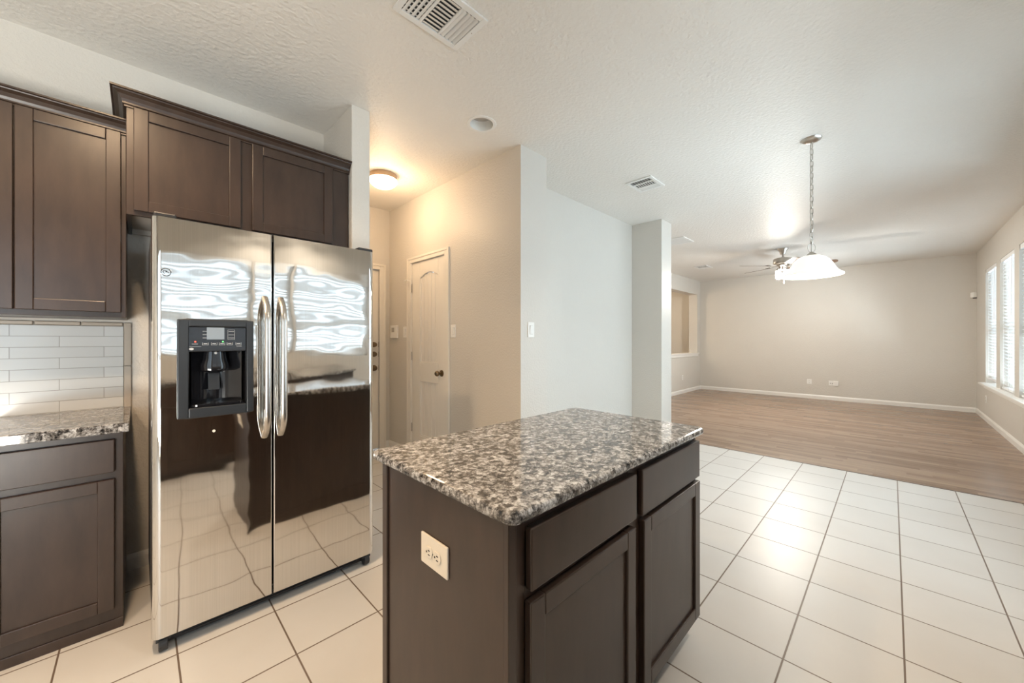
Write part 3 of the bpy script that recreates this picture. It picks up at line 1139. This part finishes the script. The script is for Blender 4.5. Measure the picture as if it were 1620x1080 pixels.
for z_ in (1.194, 1.086, 0.929):
    box(bm, FX1 - 0.0065, FX1 - 0.004, 4.137, 4.16, z_ - 0.03, z_ + 0.03)
obj('strike_plates', bm, M_BRASS, d)


# ------------------------------------------------------------------ refrigerator
FXL, FXR, FYF = 0.036, 0.934, 2.035
FZ0, FZ1 = 0.066, 1.734
GAP = 0.4445
DT = 0.085
t = thing('refrigerator', 'stainless steel side-by-side refrigerator with ice and water dispenser', 'refrigerator', (0.485, 2.45, 0))
bm = BM(); box(bm, FXL + 0.004, FXR - 0.004, FYF + DT + 0.012, 2.86, 0.055, 1.725); obj('case', bm, M_GREYSIDE, t, 0.006)
bm = BM(); box(bm, FXL + 0.02, FXR - 0.02, FYF + DT - 0.004, FYF + DT + 0.014, 0.08, 1.72); obj('door_gasket', bm, M_BLACK, t)
# doors in plan: rounded outer corner, slight round at the inner edge
rl, ri = 0.030, 0.006


def plan(x0, x1, r0, r1):
    return rrect(x0, x1, FYF, FYF + DT, [r0, r1, 0.004, 0.004], 8)


HX0, HX1, HZ0, HZ1 = 0.135, 0.347, 0.952, 1.312      # dispenser hole
bm = BM()
prism(bm, plan(FXL, GAP - 0.003, rl, ri), FZ0, HZ0)
prism(bm, plan(FXL, GAP - 0.003, rl, ri), HZ1, FZ1)
prism(bm, rrect(FXL, HX0, FYF, FYF + DT, [rl, 0, 0, 0.004], 8), HZ0, HZ1)
prism(bm, rrect(HX1, GAP - 0.003, FYF, FYF + DT, [0, ri, 0.004, 0], 8), HZ0, HZ1)
fd = obj('freezer_door', bm, M_STEEL, t, sm=30)
bm = BM(); prism(bm, plan(GAP + 0.003, FXR, ri, rl), FZ0, FZ1)
rd = obj('fridge_door', bm, M_STEEL, t, sm=30)


def handle(xc, parent):
    bm = BM()
    pts = []
    zt, zb = 1.442, 0.800
    for k in range(25):
        f = k / 24
        z = zb + (zt - zb) * f
        e = min(f, 1 - f)
        out = 0.060 * (1 - (1 - min(1, e / 0.17)) ** 2.2)
        out = out + 0.004 * math.sin(PI * f)
        pts.append((xc, FYF + 0.002 - out, z))
    tube(bm, pts, 0.008, 14, rx=0.0135, flat=(1, 0, 0))
    return obj('handle', bm, simple('satin handle steel', (0.56, 0.53, 0.49), 0.27, metal=1.0, noise=0.04), parent, sm=50)


handle(0.412, fd)
handle(0.4765, rd)
# dispenser: bezel, control panel, recess, chute, paddle, tray
bm = BM()
OX0, OX1, OZ0, OZ1 = 0.110, 0.368, 0.926, 1.330
iX0, iX1, iZ0, iZ1 = 0.145, 0.341, 0.965, 1.301
yb0 = FYF - 0.013
for a, b, c_, e in ((OX0, iX0, OZ0, OZ1), (iX1, OX1, OZ0, OZ1), (iX0, iX1, OZ0, iZ0), (iX0, iX1, iZ1, OZ1)):
    box(bm, a, b, yb0, FYF - 0.0005, c_, e)
bmesh.ops.remove_doubles(bm, verts=bm.verts, dist=1e-5)
obj('dispenser_bezel', bm, M_BEZEL, fd, 0.004, 3)
bm = BM()
box(bm, iX0, iX1, FYF + 0.075, FYF + 0.080, iZ0, iZ1)                        # back
box(bm, HX0 + 0.001, iX0 + 0.003, FYF, FYF + 0.08, iZ0 - 0.006, iZ1)
box(bm, iX1 - 0.003, HX1 - 0.001, FYF, FYF + 0.08, iZ0 - 0.006, iZ1)
box(bm, iX0, iX1, FYF, FYF + 0.08, iZ0 - 0.010, iZ0 + 0.004)
# curved back shell
nb = 16
A_, B_ = [], []
for k in range(nb + 1):
    f = k / nb
    x = iX0 + 0.012 + (iX1 - iX0 - 0.024) * f
    yv = FYF + 0.030 + 0.042 * math.sin(PI * f)
    A_.append(bm.verts.new((x, yv, iZ0))); B_.append(bm.verts.new((x, yv, 1.2)))
for k in range(nb):
    bm.faces.new((A_[k], A_[k + 1], B_[k + 1], B_[k]))
obj('dispenser_recess', bm, M_BLACKG, fd)
bm = BM()
v = box(bm, iX0 + 0.001, iX1 - 0.001, FYF - 0.010, FYF + 0.03, 1.197, 1.300)
obj('control_panel', bm, M_BLACKG, fd, 0.002)
yp = FYF - 0.0104
bm = BM(); box(bm, 0.2035, 0.2625, yp - 0.0008, yp + 0.002, 1.2480, 1.2985); obj('display', bm, M_LCD, fd)
bm = BM()
# printed button outlines and captions (too small to read)
for xb in (0.189, 0.218, 0.2445, 0.271, 0.302):
    for a, b, c_, e in ((xb, xb + 0.02, 1.2238, 1.2246), (xb, xb + 0.0012, 1.2246, 1.235), (xb + 0.0188, xb + 0.02, 1.2246, 1.235), (xb + 0.004, xb + 0.016, 1.2285, 1.2315)):
        box(bm, a, b, yp - 0.0006, yp + 0.001, c_, e)
for xb, zb in ((0.156, 1.228), (0.190, 1.2535), (0.190, 1.267), (0.190, 1.281), (0.277, 1.254), (0.277, 1.267), (0.277, 1.281), (0.305, 1.218)):
    box(bm, xb, xb + 0.019, yp - 0.0006, yp + 0.001, zb, zb + 0.0016)
box(bm, 0.148, 0.186, yp - 0.0006, yp + 0.001, 1.2180, 1.2190)
for a, b, c_, e in ((0.274, 0.299, 1.2475, 1.2483), (0.274, 0.2748, 1.2475, 1.2895), (0.2982, 0.299, 1.2475, 1.2895), (0.274, 0.299, 1.2888, 1.2895)):
    box(bm, a, b, yp - 0.0006, yp + 0.001, c_, e)
obj('panel_print', bm, M_PRINT, fd)
bm = BM(); ball(bm, (0.1665, yp, 1.238), 0.003); obj('indicator_light', bm, M_RED, fd)
bm = BM(); ball(bm, (0.2575, yp, 1.2385), 0.0028); obj('indicator_light', bm, M_GREEN, fd)


def oval(bm, xc, zc, rx, rz, y0, y1, n=28):
    prism(bm, [(xc + rx * math.cos(2 * PI * k / n), zc + rz * math.sin(2 * PI * k / n)) for k in range(n)], y0, y1, 'y')


def swirl(bm, xc, zc, s, y):
    # the small script monogram inside the round badge
    pts = []
    for k in range(15):
        a = 0.3 + k / 14 * 4.4
        pts.append((xc - 0.25 * s + 0.36 * s * math.cos(a), y, zc + 0.42 * s * math.sin(a)))
    tube(bm, pts, 0.07 * s, 6)
    pts = []
    for k in range(15):
        a = -0.4 + k / 14 * 4.6
        pts.append((xc + 0.30 * s + 0.30 * s * math.cos(a), y, zc + (0.22 if k > 7 else -0.18) * s + 0.24 * s * math.sin(a)))
    tube(bm, pts, 0.07 * s, 6)


bm = BM(); oval(bm, 0.1545, 1.2085, 0.0072, 0.0052, yp - 0.001, yp + 0.001); obj('badge', bm, M_PRINT, fd)
bm = BM(); oval(bm, 0.078, 1.515, 0.0165, 0.0165, FYF - 0.0022, FYF + 0.001)
bd = obj('badge', bm, M_STEEL, fd, 0.0008)
bm = BM()
ring = [(0.078 + 0.0145 * math.cos(2 * PI * k / 28), FYF - 0.0025, 1.515 + 0.0145 * math.sin(2 * PI * k / 28)) for k in range(28)]
tube(bm, ring, 0.0012, 6, True)
swirl(bm, 0.078, 1.515, 0.014, FYF - 0.0028)
obj('badge_emblem', bm, M_BEZEL, fd)
bm = BM()
lathe(bm, 0.234, FYF + 0.028, [(0.0, 1.108), (0.030, 1.108), (0.046, 1.116), (0.049, 1.135), (0.040, 1.165), (0.036, 1.200)], 28)
for v in bm.verts:
    v.co.y = FYF + 0.028 + (v.co.y - FYF - 0.028) * 0.62
obj('chute', bm, M_BLACKG, fd, sm=40)
bm = BM(); v = box(bm, 0.214, 0.254, FYF + 0.056, FYF + 0.060, 1.03, 1.105); rot(v, (0.234, FYF + 0.05, 1.10), 'X', -0.18); obj('paddle', bm, M_BLACK, fd, 0.004)
bm = BM(); ball(bm, (0.234, FYF - 0.002, 1.190), 0.006); obj('lamp_lens', bm, M_PRINT, fd)
bm = BM()
prism(bm, rrect(iX0 + 0.004, iX1 - 0.004, FYF - 0.008, FYF + 0.07, [0.03, 0.03, 0.004, 0.004], 8), iZ0 + 0.004, iZ0 + 0.012)
for k in range(9):
    x = iX0 + 0.03 + k * 0.017
    box(bm, x, x + 0.004, FYF - 0.0, FYF + 0.055, iZ0 + 0.012, iZ0 + 0.014)
obj('drip_tray', bm, M_BLACKG, fd)
bm = BM(); oval(bm, 0.228, 0.859, 0.0055, 0.0055, FYF - 0.003, FYF + 0.001); obj('lock_button', bm, M_PLATEI, fd, 0.001)
# hinge covers, base grille, front rollers
bm = BM(); box(bm, FXL + 0.006, FXL + 0.075, FYF + 0.02, FYF + 0.19, FZ1 - 0.008, FZ1 + 0.022); obj('hinge_cover', bm, M_BLACK, t, 0.006)
bm = BM(); box(bm, FXR - 0.085, FXR - 0.004, FYF + 0.012, FYF + 0.19, FZ1 - 0.008, FZ1 + 0.018); obj('hinge_cover', bm, M_BLACK, t, 0.006)
bm = BM()
box(bm, FXL + 0.05, FXR - 0.04, FYF + 0.055, FYF + 0.07, 0.012, 0.064)
for z_ in (0.022, 0.034, 0.046):
    box(bm, FXL + 0.09, FXR - 0.08, FYF + 0.050, FYF + 0.056, z_, z_ + 0.006)
obj('base_grille', bm, M_BLACK, t, 0.002)
for xw in (FXL + 0.035, FXR - 0.038):
    bm = BM()
    pts = [(FYF + 0.035 + 0.029 * math.cos(2 * PI * k / 24), 0.0295 + 0.029 * math.sin(2 * PI * k / 24)) for k in range(24)]
    prism(bm, pts, xw - 0.014, xw + 0.014, 'x')
    box(bm, xw - 0.022, xw + 0.022, FYF + 0.02, FYF + 0.09, 0.040, 0.066)
    obj('roller', bm, M_RUBBER, t, 0.003)


# ------------------------------------------------------------------ ceiling registers
def vent(label, x0, x1, y0, y1, grille=False, group='ceiling air vents'):
    t = thing('ceiling_vent', label, 'air vent', ((x0 + x1) / 2, (y0 + y1) / 2, H), group)
    zb = H - 0.010
    fw = 0.028
    bm = BM()
    for a, b, c_, e in ((x0, x0 + fw, y0, y1), (x1 - fw, x1, y0, y1), (x0 + fw, x1 - fw, y0, y0 + fw), (x0 + fw, x1 - fw, y1 - fw, y1)):
        box(bm, a, b, c_, e, zb, H - 0.0003)
    ax0, ax1, ay0, ay1 = x0 + fw, x1 - fw, y0 + fw, y1 - fw
    lx = (ax1 - ax0 - 0.024) / 3
    for k in () if grille else (1, 2):
        a = ax0 + k * lx + (k - 1) * 0.012
        box(bm, a, a + 0.012, ay0, ay1, zb, H - 0.0015)
    obj('frame', bm, M_VENT, t, 0.002)
    bm = BM(); box(bm, ax0 - 0.004, ax1 + 0.004, ay0 - 0.004, ay1 + 0.004, H - 0.0014, H - 0.0004); obj('dark_backing', bm, M_VENTSHADE, t)  # dark sheet standing in for the shade inside the duct
    bm = BM()
    if grille:
        ns = int((ax1 - ax0) / 0.014)
        for k in range(ns):
            xc = ax0 + (k + 0.5) * (ax1 - ax0) / ns
            v = box(bm, xc - 0.0076, xc + 0.0076, ay0 + 0.002, ay1 - 0.002, H - 0.0066, H - 0.0058)
            rot(v, (xc, 0, H - 0.0062), 'Y', 0.38)
    for sct in () if grille else range(3):
        a = ax0 + sct * (lx + 0.012)
        b = a + lx
        if sct == 1:
            m_ = 9
            for k in range(m_):
                yc = ay0 + (k + 0.5) * (ay1 - ay0) / m_
                v = box(bm, a + 0.003, b - 0.003, yc - 0.0075, yc + 0.0075, H - 0.0066, H - 0.0056)
                rot(v, (0, yc, H - 0.006), 'X', 0.30)
        else:
            m_ = 4
            for k in range(m_):
                xc = a + (k + 0.5) * lx / m_
                v = box(bm, xc - 0.0090, xc + 0.0090, ay0 + 0.003, ay1 - 0.003, H - 0.0068, H - 0.0058)
                rot(v, (xc, 0, H - 0.006), 'Y', 0.55 if sct == 2 else -0.36)
            if sct == 0:
                for k in range(8):
                    yc = ay0 + (k + 0.5) * (ay1 - ay0) / 8
                    box(bm, a, b, yc - 0.004, yc + 0.004, H - 0.0028, H - 0.002)
    obj('slats', bm, M_VENT, t)
    for xc in (x0 + fw / 2, x1 - fw / 2):
        bm = BM()
        lathe(bm, xc, (y0 + y1) / 2 - 0.02, [(0.0, zb - 0.0012), (0.003, zb - 0.001), (0.0035, zb)], 10)
        obj('screw', bm, M_NICKEL, t)
    return t


vent('white ceiling vent cut off by the top edge, above the kitchen', 0.808, 1.158, 1.330, 1.583)
vent('small white ceiling vent between the recessed light and the pendant', 3.288, 3.590, 1.540, 1.792)
vent('white ceiling vent partly hidden by the far wall end', 5.558, 5.960, 2.110, 2.75, grille=True)
vent('small white ceiling vent left of the ceiling fan near the far wall', 8.0, 8.365, 2.595, 2.852)

# recessed can (unlit)
t = thing('recessed_light', 'round unlit recessed ceiling light with a white trim ring', 'ceiling light', (CANX, CANY, H))
bm = BM(); lathe(bm, CANX, CANY, [(0.080, H - 0.003), (0.100, H - 0.003), (0.102, H + 0.0), (0.080, H + 0.0), (0.080, H - 0.003)], 48); obj('trim_ring', bm, M_VENT, t, sm=40)
bm = BM(); lathe(bm, CANX, CANY, [(0.0805, H - 0.002), (0.079, H + 0.03), (0.074, H + 0.060)], 48); obj('baffle', bm, M_CANIN, t, sm=40)
bm = BM(); lathe(bm, CANX, CANY, [(0.0, H + 0.040), (0.03, H + 0.042), (0.052, H + 0.048), (0.058, H + 0.058), (0.0735, H + 0.0595)], 40); obj('lamp', bm, M_LENS, t, sm=40)
# lit cans outside the frame; the last is added to brighten the island front
for k, (x, y) in enumerate(((-0.15, 1.55), (-0.9, 1.2), (1.3, -0.4))):
    t = thing('recessed_light', 'lit recessed kitchen light %s' % ('in front of the left cabinets, out of view', 'further left of the cabinets, out of view', 'added over the aisle to brighten the island front, out of view')[k], 'ceiling light', (x, y, H))
    bm = BM(); lathe(bm, x, y, [(0.0, H - 0.004), (0.075, H - 0.004), (0.078, H - 0.0005)], 40); obj('lens', bm, M_CANLIT, t)
    bm = BM(); lathe(bm, x, y, [(0.078, H - 0.006), (0.100, H - 0.004), (0.102, H - 0.0003), (0.078, H - 0.0003), (0.078, H - 0.006)], 40); obj('trim_ring', bm, M_VENT, t)
    l = bpy.data.lights.new('can_glow', 'SPOT')
    l.energy = (75, 60, 55)[k]
    l.color = (WARM, WARM, (1.0, 0.88, 0.74))[k]
    l.spot_size = 2.6
    l.spot_blend = 0.6
    l.shadow_soft_size = 0.07
    o = bpy.data.objects.new('can_glow', l); COL.objects.link(o); o.location = (x, y, H - 0.02)

# ------------------------------------------------------------------ hall flush light
hx, hy = 1.572, 3.25
t = thing('flush_light', 'lit round flush ceiling light with a tan rim in the hallway', 'ceiling light', (hx, hy, H))
bm = BM(); lathe(bm, hx, hy, [(0.0, H - 0.0003), (0.114, H - 0.0003), (0.118, H - 0.012), (0.118, H - 0.045), (0.108, H - 0.048), (0.0, H - 0.048)], 48); obj('pan', bm, M_TAN, t, sm=40)
bm = BM(); lathe(bm, hx, hy, [(0.0, H - 0.118), (0.045, H - 0.115), (0.08, H - 0.104), (0.107, H - 0.084), (0.123, H - 0.060), (0.121, H - 0.046)], 48); obj('glass_shade', bm, M_HALLG, t, sm=60)
point('hall_glow', (hx, hy, H - 0.26), 7.5, (1.0, 0.68, 0.40), 0.10)

# ------------------------------------------------------------------ pendant
px_, py_ = 3.55, 0.421
t = thing('pendant_light', 'white bell-shaped glass pendant on a nickel chain', 'pendant light', (px_, py_, 1.70))
bm = BM(); lathe(bm, px_, py_, [(0.0, H - 0.026), (0.012, H - 0.026), (0.04, H - 0.020), (0.058, H - 0.010), (0.0625, H - 0.0003), (0.0, H - 0.0003)], 48); obj('canopy', bm, M_NICKEL, t, sm=50)
bm = BM()
z = H - 0.026
k = 0
lk = 0.050
while z - lk > 1.955:
    zc = z - lk / 2
    pts = []
    for j in range(20):
        a = 2 * PI * j / 20
        dx = 0.0105 * math.cos(a)
        dz = (lk / 2 + 0.003) * math.sin(a)
        dz = max(-lk / 2 - 0.0015, min(lk / 2 + 0.0015, dz * 1.1))
        if k % 2: pts.append((px_ + dx * 0.71, py_ + dx * -0.71, zc + dz))
        else: pts.append((px_ + dx * 0.71, py_ + dx * 0.71, zc + dz))
    tube(bm, pts, 0.0027, 6, True)
    z -= lk - 0.006
    k += 1
zend = z
tube(bm, [(px_ + 0.004, py_, H - 0.03), (px_ + 0.003, py_, 2.3), (px_ + 0.004, py_, zend)], 0.0015, 6)
obj('chain', bm, M_NICKEL, t, sm=60)
bm = BM()
rr_ = (zend - 1.895) / 2
ring = [(px_ + 0.028 * math.cos(2 * PI * j / 28) * 0.71, py_ - 0.028 * math.cos(2 * PI * j / 28) * 0.71, 1.895 + rr_ + rr_ * math.sin(2 * PI * j / 28)) for j in range(28)]
tube(bm, ring, 0.0025, 8, True)
tube(bm, [(px_, py_, zend + 0.01), (px_, py_, 1.89)], 0.003, 8)
obj('ring', bm, M_NICKEL, t, sm=60)
bm = BM(); lathe(bm, px_, py_, [(0.0, 1.902), (0.010, 1.901), (0.014, 1.894), (0.023, 1.890), (0.032, 1.878), (0.036, 1.864), (0.036, 1.850), (0.0, 1.845)], 36); obj('cap', bm, M_NICKEL, t, sm=50)
bm = BM()
outer = [(0.028, 1.873), (0.055, 1.870), (0.081, 1.858), (0.106, 1.835), (0.125, 1.806), (0.138, 1.780), (0.151, 1.758), (0.167, 1.743), (0.186, 1.731), (0.1875, 1.726)]
inner = [(r - 0.004, z_ - 0.004) for r, z_ in reversed(outer)]
lathe(bm, px_, py_, outer + inner, 64)
obj('glass_shade', bm, M_LAMPG, t, sm=60)
bm = BM(); ball(bm, (px_, py_, 1.80), 0.03, 1.3); obj('bulb', bm, M_LAMPG, t)
point('pendant_glow', (px_, py_, 1.70), 6, (1.0, 0.92, 0.80), 0.07)

# ------------------------------------------------------------------ ceiling fan
fx_, fy_ = 7.456, 1.254
t = thing('ceiling_fan', 'brushed nickel ceiling fan with dark blades and lit glass shades', 'ceiling fan', (fx_, fy_, 2.2))
bm = BM(); lathe(bm, fx_, fy_, [(0.0, H - 0.0003), (0.075, H - 0.0003), (0.074, H - 0.015), (0.055, H - 0.035), (0.045, H - 0.065), (0.034, H - 0.098), (0.0, H - 0.10)], 40); obj('canopy', bm, M_NICKEL, t, sm=50)
bm = BM(); tube(bm, [(fx_, fy_, H - 0.095), (fx_, fy_, 2.58)], 0.013, 14); obj('downrod', bm, M_NICKEL, t, sm=50)
bm = BM(); lathe(bm, fx_, fy_, [(0.0, 2.60), (0.03, 2.60), (0.034, 2.588), (0.09, 2.584), (0.128, 2.574), (0.134, 2.562), (0.134, 2.505), (0.124, 2.487), (0.08, 2.475), (0.0, 2.475)], 56); obj('motor', bm, M_NICKEL, t, sm=40)
for k in range(5):
    a = math.radians(62 + 72 * k)
    bm = BM()
    v0 = len(bm.verts)
    prism(bm, rrect(0.215, 0.685, -0.062, 0.062, [0.02, 0.05, 0.05, 0.02], 6), 2.452, 2.457)
    for v in bm.verts:
        ang = -0.20
        y_, z_ = v.co.y, v.co.z - 2.4545
        v.co.y, v.co.z = y_ * math.cos(ang) - z_ * math.sin(ang), 2.4545 + y_ * math.sin(ang) + z_ * math.cos(ang)
    for v in bm.verts:
        x_, y_ = v.co.x, v.co.y
        v.co.x, v.co.y = fx_ + x_ * math.cos(a) - y_ * math.sin(a), fy_ + x_ * math.sin(a) + y_ * math.cos(a)
    bl = obj('blade', bm, M_BLADE, t, 0.0015)
    bm = BM()
    box(bm, 0.11, 0.20, -0.012, 0.012, 2.462, 2.470)
    box(bm, 0.19, 0.275, -0.038, 0.038, 2.457, 2.464)
    for v in bm.verts:
        x_, y_ = v.co.x, v.co.y
        v.co.x, v.co.y = fx_ + x_ * math.cos(a) - y_ * math.sin(a), fy_ + x_ * math.sin(a) + y_ * math.cos(a)
    obj('blade_iron', bm, M_NICKEL, bl, 0.002)
bm = BM(); lathe(bm, fx_, fy_, [(0.0, 2.476), (0.085, 2.476), (0.088, 2.46), (0.06, 2.445), (0.05, 2.40), (0.03, 2.375), (0.0, 2.37)], 40); obj('light_fitter', bm, M_NICKEL, t, sm=50)
for k in range(4):
    a = math.radians(47 + 90 * k)
    ux, uy = math.cos(a), math.sin(a)
    bm = BM()
    tube(bm, [(fx_ + 0.045 * ux, fy_ + 0.045 * uy, 2.41), (fx_ + 0.085 * ux, fy_ + 0.085 * uy, 2.405), (fx_ + 0.10 * ux, fy_ + 0.10 * uy, 2.375)], 0.011, 10)
    la = obj('lamp_arm', bm, M_NICKEL, t, sm=50)
    bm = BM()
    prof = [(0.022, 0.0), (0.030, -0.02), (0.045, -0.055), (0.052, -0.085), (0.062, -0.11), (0.059, -0.11), (0.049, -0.085), (0.042, -0.055), (0.027, -0.02), (0.0, -0.004)]
    vs = lathe(bm, 0, 0, prof, 28)
    R = Matrix.Rotation(0.42, 3, Vector((-uy, ux, 0)))
    for v in bm.verts:
        v.co = R @ v.co * 1.0
    # tip the open end outwards
    for v in bm.verts:
        v.co = Vector((fx_ + 0.098 * ux, fy_ + 0.098 * uy, 2.378)) + Vector((-v.co.x, -v.co.y, v.co.z)) if False else Vector((fx_ + 0.098 * ux, fy_ + 0.098 * uy, 2.378)) + v.co
    obj('lamp_shade', bm, M_FANG, t, sm=60)
bm = BM()
tube(bm, [(fx_ - 0.02, fy_ - 0.02, 2.39), (fx_ - 0.02, fy_ - 0.02, 2.20)], 0.0018, 6)
lathe(bm, fx_ - 0.02, fy_ - 0.02, [(0.0, 2.203), (0.006, 2.20), (0.011, 2.175), (0.008, 2.16), (0.0, 2.158)], 14)
obj('pull_chain', bm, M_PLATE, t)
point('fan_glow', (fx_, fy_, 2.25), 92, (1.0, 0.93, 0.83), 0.05)

# dining room lamp behind the pass-through
point('dining_glow', (8.2, 4.7, 2.2), 22, (1.0, 0.80, 0.58), 0.12)

# ------------------------------------------------------------------ opposite counter run (only seen mirrored in the refrigerator)
t = thing('base_cabinet', 'long dark base cabinet run mirrored in the lower refrigerator doors', 'cabinet', (0.4, -0.75, 0))
bm = BM(); box(bm, -0.62, 2.0, YW + 0.002, -0.45, 0.09, 0.848); box(bm, -0.62, 2.0, YW + 0.002, -0.52, 0, 0.09); obj('body', bm, M_CAB, t)
for k in range(5):
    x = -0.60 + k * 0.52
    bm = BM()
    box(bm, x, x + 0.425, -0.45, -0.43, 0.69, 0.83)
    obj('drawer', bm, M_CAB, t, 0.003)
    bm = BM()
    box(bm, x, x + 0.05, -0.45, -0.43, 0.11, 0.66); box(bm, x + 0.375, x + 0.425, -0.45, -0.43, 0.11, 0.66)
    box(bm, x + 0.05, x + 0.375, -0.45, -0.43, 0.11, 0.16); box(bm, x + 0.05, x + 0.375, -0.45, -0.43, 0.61, 0.66)
    box(bm, x + 0.05, x + 0.375, -0.45, -0.44, 0.16, 0.61)
    obj('door', bm, M_CAB, t, 0.0025)
bm = BM(); prism(bm, rrect(-0.65, 2.03, YW + 0.002, -0.405, 0.01), 0.8485, 0.888)
tag(obj('worktop', bm, M_GRANITE, None, 0.008, 3), 'granite worktop under the kitchen windows, mirrored in the refrigerator', 'worktop')
